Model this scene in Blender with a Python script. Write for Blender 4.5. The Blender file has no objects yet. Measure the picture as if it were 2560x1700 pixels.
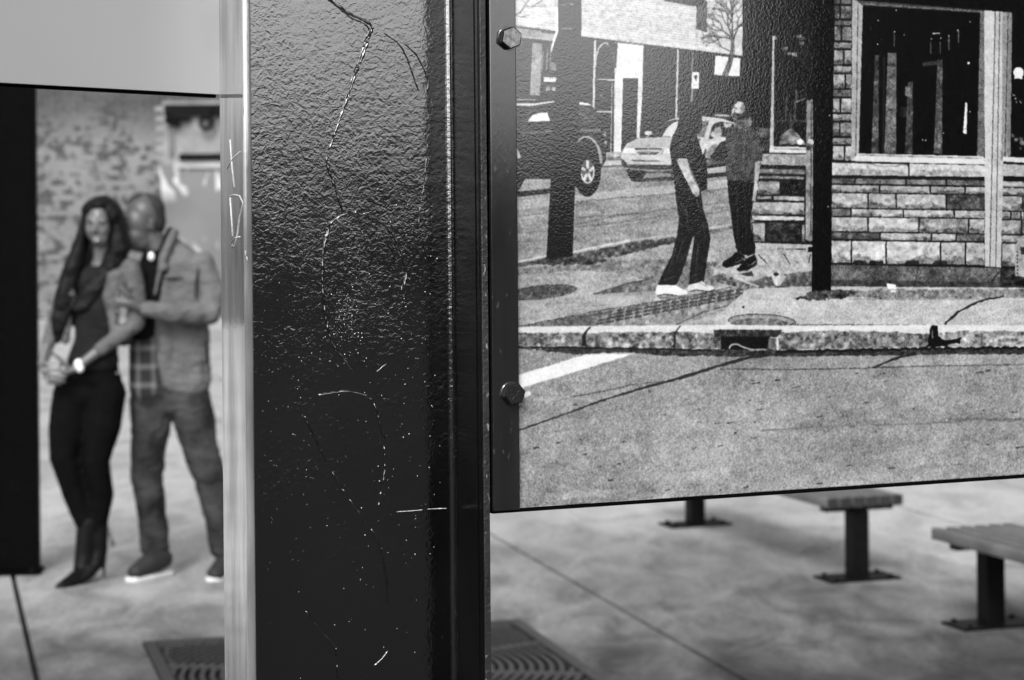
import bpy, bmesh, math, random
import numpy as np
from mathutils import Vector, Matrix, noise as mnoise

random.seed(7)
RNG = np.random.default_rng(11)
SC = bpy.context.scene
COL = SC.collection
R = math.radians

# ---------------------------------------------------------------- camera
F_PX = 5437.0            # focal length in pixels of the 2560 px wide photograph
CX, CY, HOR = 1280.0, 850.0, 516.0
CAM_H = 1.65
ROLL = 0.009
cam_data = bpy.data.cameras.new('camera')
cam = bpy.data.objects.new('camera', cam_data)
COL.objects.link(cam)
cam_data.sensor_width = 36.0
cam_data.lens = 36.0 * F_PX / 2560.0
cam_data.shift_y = -(CY - HOR) / 2560.0
cam_data.clip_start = 0.05
cam_data.clip_end = 2000.0
Rv = Vector((math.cos(ROLL), 0, -math.sin(ROLL)))
Uv = Vector((math.sin(ROLL), 0, math.cos(ROLL)))
Fv = Vector((0, 1, 0))
m = Matrix.Identity(4)
for i in range(3):
    m[i][0] = Rv[i]; m[i][1] = Uv[i]; m[i][2] = -Fv[i]; m[i][3] = (0, 0, CAM_H)[i]
cam.matrix_world = m
cam_data.dof.use_dof = True
cam_data.dof.focus_distance = 2.13
cam_data.dof.aperture_fstop = cam_data.lens / 6.8
cam_data.dof.aperture_blades = 0
SC.camera = cam

# ---------------------------------------------------------------- world and sun
SUN_EL, SUN_AZ = R(40), R(192)      # azimuth clockwise from +Y
world = bpy.data.worlds.new('World')
SC.world = world
world.use_nodes = True
wn, wl = world.node_tree.nodes, world.node_tree.links
wn.clear()
sky = wn.new('ShaderNodeTexSky')
sky.sky_type = 'NISHITA'
sky.sun_disc = False
sky.sun_elevation = SUN_EL
sky.sun_rotation = SUN_AZ
sky.air_density = 1.0
sky.dust_density = 4.0
sky.ozone_density = 1.0
bwn = wn.new('ShaderNodeRGBToBW')
bgn = wn.new('ShaderNodeBackground')
bgn.inputs['Strength'].default_value = 0.15
won = wn.new('ShaderNodeOutputWorld')
wl.new(sky.outputs[0], bwn.inputs[0])
wl.new(bwn.outputs[0], bgn.inputs['Color'])
wl.new(bgn.outputs[0], won.inputs[0])

sun_data = bpy.data.lights.new('sun', 'SUN')
sun_data.energy = 0.8
sun_data.angle = R(12)
sun_data.color = (1, 1, 1)
sun = bpy.data.objects.new('sun', sun_data)
COL.objects.link(sun)
sdir = Vector((math.sin(SUN_AZ) * math.cos(SUN_EL), math.cos(SUN_AZ) * math.cos(SUN_EL), math.sin(SUN_EL)))
sun.rotation_euler = (-sdir).to_track_quat('-Z', 'Y').to_euler()
sun.location = sdir * 40

SC.view_settings.view_transform = 'Standard'
SC.view_settings.look = 'None'
SC.view_settings.gamma = 1
SC.view_settings.use_curve_mapping = False
SC.view_settings.exposure = 1.0
SC.render.engine = 'CYCLES'
SC.cycles.max_bounces = 6

# ---------------------------------------------------------------- helpers
def W(px, py, D):
    """photograph pixel + distance along the view axis -> world point"""
    u = (px - CX) / F_PX
    v = (HOR - py) / F_PX
    p = Fv + Rv * u + Uv * v
    return Vector((0, 0, CAM_H)) + p * D

def WG(px, py, z=0.0):
    u = (px - CX) / F_PX
    v = (HOR - py) / F_PX
    p = Fv + Rv * u + Uv * v
    D = (z - CAM_H) / p.z
    return Vector((0, 0, CAM_H)) + p * D

def tag(o, label=None, cat=None, group=None, kind=None):
    if label: o['label'] = label
    if cat: o['category'] = cat
    if group: o['group'] = group
    if kind: o['kind'] = kind
    return o

def empty(name, loc=(0, 0, 0), rz=0.0):
    o = bpy.data.objects.new(name, None)
    o.location = loc; o.rotation_euler = (0, 0, rz)
    o.empty_display_size = 0.1
    COL.objects.link(o)
    return o

def mesh_obj(name, me, mat=None, parent=None, smooth=False):
    o = bpy.data.objects.new(name, me)
    COL.objects.link(o)
    if mat is not None:
        me.materials.clear(); me.materials.append(mat)
    if parent is not None:
        o.parent = parent
    if smooth:
        for p in me.polygons: p.use_smooth = True
    return o

def bm_obj(name, bm, mat=None, parent=None, smooth=False):
    bmesh.ops.recalc_face_normals(bm, faces=bm.faces[:])
    me = bpy.data.meshes.new(name)
    bm.to_mesh(me); bm.free()
    return mesh_obj(name, me, mat, parent, smooth)

def add_box(bm, x0, x1, y0, y1, z0, z1, bev=0.0, M=None):
    vs = [bm.verts.new((x, y, z)) for z in (z0, z1) for y in (y0, y1) for x in (x0, x1)]
    fs = [(0, 2, 3, 1), (4, 5, 7, 6), (0, 1, 5, 4), (2, 6, 7, 3), (0, 4, 6, 2), (1, 3, 7, 5)]
    faces = [bm.faces.new([vs[i] for i in f]) for f in fs]
    if M is not None:
        for v in vs: v.co = M @ v.co
    if bev > 0:
        es = set(e for f in faces for e in f.edges)
        bmesh.ops.bevel(bm, geom=list(es), offset=bev, segments=2, profile=0.6, affect='EDGES')

def box_obj(name, x0, x1, y0, y1, z0, z1, mat, parent=None, bev=0.0, M=None, smooth=False):
    bm = bmesh.new()
    add_box(bm, x0, x1, y0, y1, z0, z1, bev, M)
    return bm_obj(name, bm, mat, parent, smooth)

def tube(bm, pts, radii, seg=6):
    rings = []
    n = len(pts)
    for i, p in enumerate(pts):
        p = Vector(p)
        a = Vector(pts[max(0, i - 1)]); b = Vector(pts[min(n - 1, i + 1)])
        t = (b - a).normalized()
        ref = Vector((0, 0, 1)) if abs(t.z) < 0.9 else Vector((1, 0, 0))
        s = t.cross(ref).normalized(); u = s.cross(t)
        r = radii[i] if hasattr(radii, '__len__') else radii
        rings.append([bm.verts.new(p + (s * math.cos(k * 2 * math.pi / seg) + u * math.sin(k * 2 * math.pi / seg)) * r) for k in range(seg)])
    for i in range(n - 1):
        for k in range(seg):
            bm.faces.new((rings[i][k], rings[i][(k + 1) % seg], rings[i + 1][(k + 1) % seg], rings[i + 1][k]))
    bm.faces.new(rings[0][::-1]); bm.faces.new(rings[-1])

# ---------------------------------------------------------------- materials
def mat_new(name):
    mt = bpy.data.materials.new(name)
    mt.use_nodes = True
    nt = mt.node_tree
    b = nt.nodes['Principled BSDF']
    return mt, nt, b

def g(v): return (v, v, v, 1)

def nd(nt, typ, **kw):
    n = nt.nodes.new(typ)
    for k, v in kw.items():
        if k.startswith('i_'):
            key = k[2:]
            key = int(key) if key.isdigit() else key.replace('_', ' ')
            n.inputs[key].default_value = v
        else:
            setattr(n, k, v)
    return n

def ramp(nt, fac, stops):
    r = nt.nodes.new('ShaderNodeValToRGB')
    while len(r.color_ramp.elements) < len(stops):
        r.color_ramp.elements.new(0.5)
    for e, (p, v) in zip(r.color_ramp.elements, stops):
        e.position = p; e.color = g(v)
    nt.links.new(fac, r.inputs[0])
    return r.outputs[0]

def mixc(nt, fac, a, b, mode='MIX'):
    m = nt.nodes.new('ShaderNodeMix'); m.data_type = 'RGBA'; m.blend_type = mode
    for sock, val in ((m.inputs[0], fac), (m.inputs[6], a), (m.inputs[7], b)):
        if hasattr(val, 'is_output'): nt.links.new(val, sock)
        elif sock == m.inputs[0]: sock.default_value = float(val)
        else: sock.default_value = g(val) if isinstance(val, (int, float)) else val
    return m.outputs[2]

def coords(nt, kind='Object', scale=(1, 1, 1)):
    if kind == 'Position':
        src = nt.nodes.new('ShaderNodeNewGeometry').outputs['Position']
    else:
        src = nt.nodes.new('ShaderNodeTexCoord').outputs[kind]
    mp = nt.nodes.new('ShaderNodeMapping')
    mp.inputs['Scale'].default_value = scale
    nt.links.new(src, mp.inputs[0])
    return mp.outputs[0]

def noise(nt, vec, scale, detail=3, rough=0.55, dist=0.0):
    n = nt.nodes.new('ShaderNodeTexNoise')
    n.inputs['Scale'].default_value = scale
    n.inputs['Detail'].default_value = detail
    n.inputs['Roughness'].default_value = rough
    n.inputs['Distortion'].default_value = dist
    nt.links.new(vec, n.inputs['Vector'])
    return n.outputs['Fac']

def bump(nt, height, strength, dist, prev=None):
    b = nt.nodes.new('ShaderNodeBump')
    b.inputs['Strength'].default_value = strength
    b.inputs['Distance'].default_value = dist
    nt.links.new(height, b.inputs['Height'])
    if prev is not None: nt.links.new(prev, b.inputs['Normal'])
    return b.outputs[0]

def simple(name, val, rough=0.6, var=0.2, scale=20, metal=0.0, spec=0.5, bscale=0, bdist=0.001, kind='Object', ior=1.45):
    mt, nt, b = mat_new(name)
    v = coords(nt, kind)
    f = noise(nt, v, scale, 4)
    nt.links.new(ramp(nt, f, [(0.3, val * (1 - var)), (0.7, val * (1 + var))]), b.inputs['Base Color'])
    b.inputs['Roughness'].default_value = rough
    b.inputs['Metallic'].default_value = metal
    b.inputs['IOR'].default_value = ior
    b.inputs['Specular IOR Level'].default_value = spec
    if bscale:
        nt.links.new(bump(nt, noise(nt, v, bscale, 3), 1.0, bdist), b.inputs['Normal'])
    return mt
# glossy black enamel on rough steel: orange peel relief
def enamel(name, val, rough, ior, s1, d1, coat=0.0, wear=0.0, spec_tex=True, stretch=(1, 1, 1)):
    mt, nt, b = mat_new(name)
    v = coords(nt, 'Object', stretch)
    n1 = noise(nt, v, s1, 2.0, 0.5, 0.6)
    n2 = noise(nt, v, s1 * 3.1, 2.0, 0.6)
    big = noise(nt, v, 9.0, 3.0)
    ad = nd(nt, 'ShaderNodeMath', operation='MULTIPLY_ADD')
    nt.links.new(n2, ad.inputs[0]); ad.inputs[1].default_value = 0.28; nt.links.new(n1, ad.inputs[2])
    und = noise(nt, v, s1 * 0.22, 2.0)
    am = nd(nt, 'ShaderNodeMapRange'); nt.links.new(noise(nt, v, 14.0, 3.0, 0.6), am.inputs[0])
    am.inputs[1].default_value = 0.3; am.inputs[2].default_value = 0.7; am.inputs[3].default_value = 0.45; am.inputs[4].default_value = 1.5
    mu = nd(nt, 'ShaderNodeMath', operation='MULTIPLY'); nt.links.new(ad.outputs[0], mu.inputs[0]); nt.links.new(am.outputs[0], mu.inputs[1])
    m3 = nd(nt, 'ShaderNodeMath', operation='MULTIPLY_ADD'); nt.links.new(und, m3.inputs[0]); m3.inputs[1].default_value = 0.7; nt.links.new(mu.outputs[0], m3.inputs[2])
    nrm = bump(nt, m3.outputs[0], 1.0, d1)
    nt.links.new(nrm, b.inputs['Normal'])
    nt.links.new(ramp(nt, big, [(0.35, val * 0.7), (0.7, val * 1.3)]), b.inputs['Base Color'])
    rr = ramp(nt, big, [(0.3, rough * 0.75), (0.7, rough * 1.4)])
    nt.links.new(rr, b.inputs['Roughness'])
    b.inputs['IOR'].default_value = ior
    if wear > 0:
        dots = noise(nt, coords(nt, 'Object', (1, 1, 0.35)), 260, 2.0)
        big2 = noise(nt, coords(nt, 'Object', (1, 1, 0.12)), 60, 3.0)
        c = mixc(nt, ramp(nt, dots, [(0.66, 0.0), (0.72, wear)]), ramp(nt, big2, [(0.35, val * 0.8), (0.7, val * 1.6)]), g(0.35))
        nt.links.new(c, b.inputs['Base Color'])
    return mt

M_WEB = enamel('black_enamel', 0.0010, 0.07, 3.3, 215, 0.00019)
M_RIDGE = simple('black_enamel_ridge', 0.0015, 0.12, 0.2, 200, ior=2.8)
M_FLANGE = enamel('black_enamel_smooth', 0.003, 0.2, 1.25, 320, 0.0002)
M_LIP = enamel('worn_black_edge', 0.012, 0.28, 1.7, 300, 0.0006, wear=0.5)
M_SIDE = enamel('grey_enamel_side', 0.46, 0.055, 2.0, 260, 0.00003, wear=0.15, stretch=(1, 1, 0.45))
M_STRIP = enamel('worn_dark_steel_bar', 0.008, 0.09, 2.5, 280, 0.00005, wear=0.10, stretch=(1, 1, 0.3))
M_SIDE.node_tree.nodes['Principled BSDF'].inputs['Metallic'].default_value = 0.7
M_BOLT = simple('zinc_bolt', 0.30, 0.42, 0.5, 260, metal=0.7, bscale=500, bdist=0.0006)
M_BOLTD = simple('dark_bolt_side', 0.006, 0.4, 0.4, 200, spec=0.15)
M_SCR = simple('scratched_bare_metal', 0.45, 0.45, 0.3, 300)
M_BLACK = simple('matt_black_paint', 0.002, 0.6, 0.3, 30, spec=0.03)

def white_sheet():
    mt, nt, b = mat_new('white_sign_back')
    v = coords(nt, 'Object', (1, 1, 1))
    drt = noise(nt, coords(nt, 'Object', (1, 1, 1)), 1.6, 2, 0.5)
    nt.links.new(ramp(nt, drt, [(0.3, 0.40), (0.52, 0.43), (0.7, 0.46)]), b.inputs['Base Color'])
    b.inputs['Roughness'].default_value = 0.38
    w = nd(nt, 'ShaderNodeTexWave', i_Scale=90.0)
    mp = nt.nodes.new('ShaderNodeMapping'); mp.inputs['Rotation'].default_value = (0, R(45), 0)
    nt.links.new(v, mp.inputs[0]); nt.links.new(mp.outputs[0], w.inputs[0])
    nt.links.new(bump(nt, w.outputs['Fac'], 0.15, 0.0002), b.inputs['Normal'])
    return mt
M_WHITE = white_sheet()

def concrete():
    mt, nt, b = mat_new('concrete_paving')
    v = coords(nt, 'Position')
    va = coords(nt, 'Position', (1.25, 0.55, 1))
    a = noise(nt, va, 0.9, 4, 0.6, 0.8)
    c = noise(nt, va, 3.4, 5, 0.65, 0.5)
    d = noise(nt, v, 45, 4)
    x = ramp(nt, a, [(0.34, 0.31), (0.5, 0.38), (0.66, 0.43)])
    x = mixc(nt, 1.0, x, ramp(nt, c, [(0.34, 0.68), (0.5, 0.92), (0.66, 1.05)]), 'MULTIPLY')
    x = mixc(nt, 0.5, x, ramp(nt, d, [(0.3, 0.5), (0.7, 1.4)]), 'MULTIPLY')
    # shade over the near paving painted in as soft dark ellipses; dark patches by benches
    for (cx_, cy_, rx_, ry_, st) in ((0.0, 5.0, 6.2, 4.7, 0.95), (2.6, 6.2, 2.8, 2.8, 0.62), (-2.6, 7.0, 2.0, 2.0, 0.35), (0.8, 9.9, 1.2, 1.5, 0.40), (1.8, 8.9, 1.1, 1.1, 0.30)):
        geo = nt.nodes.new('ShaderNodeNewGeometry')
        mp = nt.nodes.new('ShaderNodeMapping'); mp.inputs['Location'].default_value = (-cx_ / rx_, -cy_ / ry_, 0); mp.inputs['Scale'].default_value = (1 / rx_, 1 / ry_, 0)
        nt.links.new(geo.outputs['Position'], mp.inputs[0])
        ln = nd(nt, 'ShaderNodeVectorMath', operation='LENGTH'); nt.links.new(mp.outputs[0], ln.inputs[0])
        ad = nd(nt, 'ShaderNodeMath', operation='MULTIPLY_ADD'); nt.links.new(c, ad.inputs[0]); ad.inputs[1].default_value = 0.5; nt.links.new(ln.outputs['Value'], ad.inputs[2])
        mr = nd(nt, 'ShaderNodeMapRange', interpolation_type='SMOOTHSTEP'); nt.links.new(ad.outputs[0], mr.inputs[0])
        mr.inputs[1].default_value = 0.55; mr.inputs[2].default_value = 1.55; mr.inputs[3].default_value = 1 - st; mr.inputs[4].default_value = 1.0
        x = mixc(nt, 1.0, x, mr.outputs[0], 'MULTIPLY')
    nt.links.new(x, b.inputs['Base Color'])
    b.inputs['Roughness'].default_value = 0.75
    b.inputs['Specular IOR Level'].default_value = 0.25
    nt.links.new(bump(nt, noise(nt, v, 160, 3), 0.5, 0.002), b.inputs['Normal'])
    return mt
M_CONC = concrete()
M_ASPH = simple('asphalt', 0.022, 0.95, 0.3, 3, spec=0.03, bscale=60, bdist=0.004, kind='Position')
M_SOIL = simple('dark_soil', 0.02, 0.95, 0.4, 30)
M_IRON = simple('cast_iron', 0.03, 0.5, 0.3, 30, bscale=90, bdist=0.001)
M_WOOD = simple('weathered_grey_slat', 0.105, 0.55, 0.3, 8, bscale=40, bdist=0.001)
M_LEG = simple('black_powder_coat', 0.004, 0.5, 0.3, 20, spec=0.1)

def brickmat(name, bright):
    """white painted brickwork with bare and stained bricks, keyed to each brick's own cell"""
    mt, nt, b = mat_new(name)
    geo = nt.nodes.new('ShaderNodeNewGeometry')
    sep = nt.nodes.new('ShaderNodeSeparateXYZ'); nt.links.new(geo.outputs['Position'], sep.inputs[0])
    def math_(op, a, bb=None, c=None):
        n = nd(nt, 'ShaderNodeMath', operation=op)
        for i, q in enumerate((a, bb, c)):
            if q is None: continue
            if hasattr(q, 'is_output'): nt.links.new(q, n.inputs[i])
            else: n.inputs[i].default_value = q
        return n.outputs[0]
    row = math_('FLOOR', math_('DIVIDE', sep.outputs[2], 0.075))
    off = math_('MULTIPLY', math_('MODULO', row, 2.0), 0.5)
    colm = math_('FLOOR', math_('ADD', math_('DIVIDE', sep.outputs[0], 0.225), off))
    cmb = nt.nodes.new('ShaderNodeCombineXYZ'); nt.links.new(colm, cmb.inputs[0]); nt.links.new(row, cmb.inputs[1])
    wnz = nd(nt, 'ShaderNodeTexWhiteNoise', noise_dimensions='2D'); nt.links.new(cmb.outputs[0], wnz.inputs['Vector'])
    v = coords(nt, 'Position')
    low = noise(nt, v, 1.3, 4, 0.6, 0.4)
    mid = noise(nt, coords(nt, 'Position', (0.8, 1, 1.15)), 9.0, 4, 0.62)
    s = math_('ADD', math_('MULTIPLY', wnz.outputs['Value'], 0.16), math_('ADD', math_('MULTIPLY', low, 0.55), math_('MULTIPLY', mid, 1.0)))
    bare = ramp(nt, s, [(0.0, 0.0), (0.86, 0.0), (0.92, 1.0)])
    paint = ramp(nt, noise(nt, v, 0.8, 4, 0.6), [(0.3, bright * 0.7), (0.7, bright * 1.15)])
    # the coat of paint above head height is a darker grey one
    up = ramp(nt, math_('DIVIDE', sep.outputs[2], 10.0), [(0.26, 1.0), (0.32, 0.36)])
    paint = mixc(nt, 1.0, paint, up, 'MULTIPLY')
    x = mixc(nt, bare, paint, ramp(nt, mid, [(0.3, 0.012), (0.7, 0.05)]))
    nt.links.new(x, b.inputs['Base Color'])
    b.inputs['Roughness'].default_value = 0.8
    nt.links.new(bump(nt, noise(nt, v, 70, 3), 0.6, 0.003), b.inputs['Normal'])
    return mt
M_BRICK = brickmat('painted_brick', 0.18)
M_MORTAR = simple('mortar', 0.22, 0.9, 0.3, 3, kind='Position')
# ---------------------------------------------------------------- the printed street picture (flat print on the sign)
TH = R(22.5)
O2 = W(1219.8, HOR, 2.1); O2.z = 0          # front right corner of the channel post
dA = Vector((math.cos(TH), math.sin(TH), 0)); dN = Vector((-math.sin(TH), math.cos(TH), 0))

def plane_pt(px, py, yoff):
    """pixel -> (a, z) on the vertical plane at local depth yoff"""
    u = (px - CX) / F_PX; v = (HOR - py) / F_PX
    r = Fv + Rv * u + Uv * v
    o = O2 + dN * yoff; o.z = 0
    c = Vector((0, 0, CAM_H))
    t = (o - c).dot(dN) / r.dot(dN)
    p = c + r * t
    return (p - o).dot(dA), p.z

PA0, PA1, PZ0, PZ1 = 0.0265, 0.86, 1.357, 2.15
PPM = 1900
TW, THh = int((PA1 - PA0) * PPM), int((PZ1 - PZ0) * PPM)
img = np.full((THh, TW), 0.5, np.float32)     # row 0 = bottom

def T(p):
    a, z = plane_pt(p[0], p[1], 0.001)
    return ((a - PA0) * PPM, (z - PZ0) * PPM)

def smoothn(shape, sx, sy, seed):
    """band limited noise, 0 mean, ~unit amplitude"""
    r = np.random.default_rng(seed)
    h, w = shape
    gh, gw = max(2, int(h / sy) + 3), max(2, int(w / sx) + 3)
    gr = r.standard_normal((gh, gw)).astype(np.float32)
    ys = np.linspace(0, gh - 2.001, h); xs = np.linspace(0, gw - 2.001, w)
    y0 = ys.astype(int); x0 = xs.astype(int)
    fy = (ys - y0)[:, None]; fx = (xs - x0)[None, :]
    fy = fy * fy * (3 - 2 * fy); fx = fx * fx * (3 - 2 * fx)
    A = gr[y0][:, x0]; B = gr[y0][:, x0 + 1]; C = gr[y0 + 1][:, x0]; Dd = gr[y0 + 1][:, x0 + 1]
    return ((A * (1 - fx) + B * fx) * (1 - fy) + (C * (1 - fx) + Dd * fx) * fy).astype(np.float32)

NZ = {k: smoothn(img.shape, *v) for k, v in {
    'f': (2.2, 2.2, 1), 'm': (7, 6, 2), 'l': (34, 20, 3), 'h': (40, 5, 4), 'xl': (190, 70, 5), 'd': (11, 11, 6), 'st': (16, 9, 8)}.items()}

def mask_poly(pts):
    q = np.array([T(p) for p in pts])
    x0, x1 = max(0, int(q[:, 0].min()) - 1), min(TW, int(q[:, 0].max()) + 2)
    y0, y1 = max(0, int(q[:, 1].min()) - 1), min(THh, int(q[:, 1].max()) + 2)
    if x1 <= x0 or y1 <= y0: return None
    X = np.arange(x0, x1) + 0.5; Y = np.arange(y0, y1) + 0.5
    ins = np.zeros((y1 - y0, x1 - x0), bool)
    n = len(q)
    for i in range(n):
        ax, ay = q[i]; bx, by = q[(i + 1) % n]
        if ay == by: continue
        rows = ((ay > Y) != (by > Y))
        xi = ax + (Y - ay) * (bx - ax) / (by - ay)
        ins ^= rows[:, None] & (X[None, :] < xi[:, None])
    return (slice(y0, y1), slice(x0, x1)), ins

def poly(pts, v, op=1.0, **tex):
    r = mask_poly(pts)
    if r is None: return
    sl, mk = r
    val = np.full(mk.shape, v, np.float32)
    for k, a in tex.items(): val = val + NZ[k][sl] * a
    sub = img[sl]
    sub[mk] = sub[mk] * (1 - op) + val[mk] * op

def line(pts, w, v, op=1.0, jag=0.0, **tex):
    """polyline of width w (photo px); w may be a list"""
    P = [Vector(p) for p in pts]
    if jag:
        Q = [P[0]]
        for a, b in zip(P[:-1], P[1:]):
            n = max(1, int((b - a).length / 9))
            for i in range(1, n + 1):
                t = (b - a).normalized()
                Q.append(a.lerp(b, i / n) + Vector((-t.y, t.x)) * random.uniform(-jag, jag))
        P = Q
    ws = w if isinstance(w, (list, tuple)) else [w, w]
    n = len(P); L, Rr = [], []
    for i, p in enumerate(P):
        t = (P[min(n - 1, i + 1)] - P[max(0, i - 1)])
        t = t.normalized() if t.length else Vector((1, 0))
        ww = ws[0] + (ws[-1] - ws[0]) * i / max(1, n - 1)
        if jag: ww *= random.uniform(0.6, 1.3)
        nn = Vector((-t.y, t.x)) * ww / 2
        L.append(p + nn); Rr.append(p - nn)
    poly([tuple(q) for q in L + Rr[::-1]], v, op, **tex)

def ell(cx, cy, rx, ry, v, rot=0, op=1.0, a0=0, a1=360, **tex):
    c, s = math.cos(R(rot)), math.sin(R(rot))
    pts = []
    for k in range(29):
        t = R(a0 + (a1 - a0) * k / 28)
        x, y = rx * math.cos(t), ry * math.sin(t)
        pts.append((cx + x * c - y * s, cy + x * s + y * c))
    poly(pts, v, op, **tex)

def arc(cx, cy, rx, ry, a0, a1, w, v, rot=0, op=1.0, **kw):
    c, s = math.cos(R(rot)), math.sin(R(rot)); pts = []
    for k in range(17):
        t = R(a0 + (a1 - a0) * k / 16)
        x, y = rx * math.cos(t), ry * math.sin(t)
        pts.append((cx + x * c - y * s, cy + x * s + y * c))
    line(pts, w, v, op, **kw)

def jag_poly(pts, v, jag, op=1.0, step=8, **tex):
    Q = []
    for a, b in zip(pts, pts[1:] + pts[:1]):
        a = Vector(a); b = Vector(b); n = max(1, int((b - a).length / step))
        for i in range(n):
            q = a.lerp(b, i / n); Q.append((q.x + random.uniform(-jag, jag), q.y + random.uniform(-jag, jag)))
    poly(Q, v, op, **tex)

def rock(pts, v):
    """one rough faced stone: light body, shaded ragged foot, dark joint round it"""
    poly(pts, 0.10)
    cx = sum(p[0] for p in pts) / len(pts); cy = sum(p[1] for p in pts) / len(pts)
    ys = [p[1] for p in pts]; xs = [p[0] for p in pts]
    w, h = max(xs) - min(xs), max(ys) - min(ys)
    g_ = 1.9
    ins = [(x + (g_ if x < cx else -g_), y + (g_ if y < cy else -g_ * 0.7)) for x, y in pts]
    jag_poly(ins, v, 0.6, m=0.05, st=0.05, f=0.03)
    # chisel marks
    for _ in range(int(w * h / 160) + 1):
        x = random.uniform(min(xs) + 4, max(xs) - 4); y = random.uniform(min(ys) + 3, max(ys) - 3)
        d = random.choice((-1, 1)); l = random.uniform(3, 9)
        line([(x, y), (x + l, y + d * l * 0.5)], [1.8, 0.6], v + random.choice((-0.22, -0.14, 0.1)), 0.7)
    if v > 0.5 and h > 16:
        x0 = min(xs) + g_ + 1; x1 = max(xs) - g_ - 1; yb = max(ys) - g_
        top = []
        n = max(3, int(w / 6)); ph = random.uniform(0, 6)
        for i in range(n + 1):
            t = i / n
            hh = h * (0.10 + 0.32 * abs(math.sin(t * 3.0 + ph)) * random.uniform(0.5, 1.1))
            top.append((x0 + (x1 - x0) * t, yb - hh))
        poly([(x0, yb)] + top + [(x1, yb)], v - 0.24, 0.85, m=0.08, f=0.07, st=0.05)

def draw_print():
    B = [(1180, 1500), (3300, 1500), (3300, -900), (1180, -900)]
    poly(B, 0.10, m=0.012)
    # --- left buildings
    poly([(1180, -900), (1400, -900), (1400, 80), (1180, 50)], 0.84, h=0.05, m=0.03)
    for k in range(60):
        y = 62 - k * 7.5
        line([(1180, y - 12), (1400, y + 14)], 1.6, 0.66, 0.8, jag=0.5)
    poly([(1180, 55), (1388, 82), (1388, 104), (1180, 82)], 0.60, h=0.04)
    line([(1180, 55), (1352, 74), (1354, 80), (1390, 84)], 3, 0.2)
    poly([(1180, 92), (1384, 106), (1384, 250), (1180, 250)], 0.13, l=0.03)
    poly([(1331, 106), (1356, 110), (1350, 240), (1324, 240)], 0.58, l=0.06)
    poly([(1300, 100), (1306, 100), (1306, 130), (1300, 130)], 0.4, 0.6)
    for x, y0, y1, v in ((1358, 128, 180, .5), (1369, 122, 176, .6), (1378, 110, 160, .5)):
        line([(x, y0), (x - 3, y1)], 4, v, 0.8)
    line([(1393, 20), (1396, 50), (1392, 80), (1382, 112), (1378, 130)], [12, 3], 0.9)
    jag_poly([(1184 + 190, 156), (1392, 158), (1392, 178), (1374, 180)], 0.42, 1.5, m=0.12)
    poly([(1359, 193), (1391, 194), (1390, 206), (1359, 205)], 0.93, f=0.04)
    for x in (1362, 1368, 1375, 1381, 1387): line([(x, 194), (x, 199)], 2, 0.35)
    jag_poly([(1364, 216), (1390, 217), (1389, 229), (1365, 228)], 0.66, 1.2, m=0.1)
    line([(1377, 216), (1377, 229)], 3, 0.2)
    # bare branches at left
    for p in ([(1284, 40), (1300, 32), (1310, 17), (1330, 18), (1366, 14)], [(1282, 38), (1300, 42), (1322, 47)], [(1300, 34), (1318, 6), (1330, -30)], [(1330, 18), (1352, 4), (1370, -20)], [(1306, 42), (1325, 38)]):
        line(p, [2.6, 1.2], 0.3, 0.8, jag=0.8)
    # white clapboard building
    poly([(1453, -900), (1858, -900), (1856, 141), (1452, 92)], 0.83, h=0.03, m=0.03)
    for k in range(150):
        y = 88 - k * 6.1
        line([(1453, y), (1857, y + 49)], 2.0, 0.62 if k > 1 else 0.75, 0.75, jag=0.6)
    line([(1452, 93), (1856, 142)], 3, 0.12)
    poly([(1658, -900), (1765, -900), (1763, 20), (1748, 18), (1660, 3)], 0.16, l=0.05)
    poly([(1742, 0), (1768, 4), (1766, 82), (1740, 72)], 0.2, 0.85, m=0.08)
    # storefront
    line([(1488, 100), (1485, 200), (1484, 278)], 6, 0.80)
    arc(1513, 170, 25, 62, 180, 290, 4.5, 0.72)
    arc(1511, 170, 27, 60, 290, 360, 3.0, 0.35)
    line([(1538, 170), (1536, 385)], 4.5, 0.74)
    line([(1490, 199), (1536, 200)], 3.5, 0.86)
    line([(1486, 280), (1530, 280)], 3.5, 0.8)
    line([(1530, 205), (1527, 385)], 3, 0.65)
    jag_poly([(1500, 236), (1512, 236), (1512, 246), (1500, 246)], 0.5, 2, 0.6)
    poly([(1544, 106), (1609, 114), (1606, 240), (1599, 346), (1591, 346), (1595, 197), (1558, 196), (1553, 384), (1534, 384), (1538, 200)], 0.87, l=0.03)
    line([(1536, 106), (1609, 114)], 3, 0.6)
    poly([(1507, 380), (1556, 380), (1556, 392), (1507, 394)], 0.66, m=0.06)
    for p0, p1, w, v in (((1695, 124), (1690, 300), 5, .8), ((1733, 130), (1729, 180), 5, .42), ((1731, 222), (1727, 272), 6, .5)):
        line([p0, p1], w, v)
    for y in (265, 278, 290): line([(1694, y), (1730, y + 1)], 3, 0.42, 0.8)
    poly([(1730, 180), (1748, 181), (1747, 223), (1728, 222)], 0.90)
    ell(1739, 193, 4, 5, 0.2); line([(1738, 193), (1740, 203)], 2.2, 0.2); line([(1733, 213), (1743, 213)], 1.5, 0.5)
    poly([(1788, 139), (1851, 146), (1849, 192), (1785, 188)], 0.90, m=0.02)
    # bare tree
    def branch(p, ang, ln, w, dep):
        q = (p[0] + math.cos(ang) * ln, p[1] + math.sin(ang) * ln)
        mid = ((p[0] + q[0]) / 2 + random.uniform(-2, 2), (p[1] + q[1]) / 2 + random.uniform(-2, 2))
        line([p, mid, q], [w, w * 0.65], 0.24, 0.85)
        if dep > 0:
            for _ in range(random.choice((2, 3, 3))):
                branch(q, ang + random.uniform(-0.75, 0.75), ln * random.uniform(0.6, 0.88), w * 0.62, dep - 1)
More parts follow.
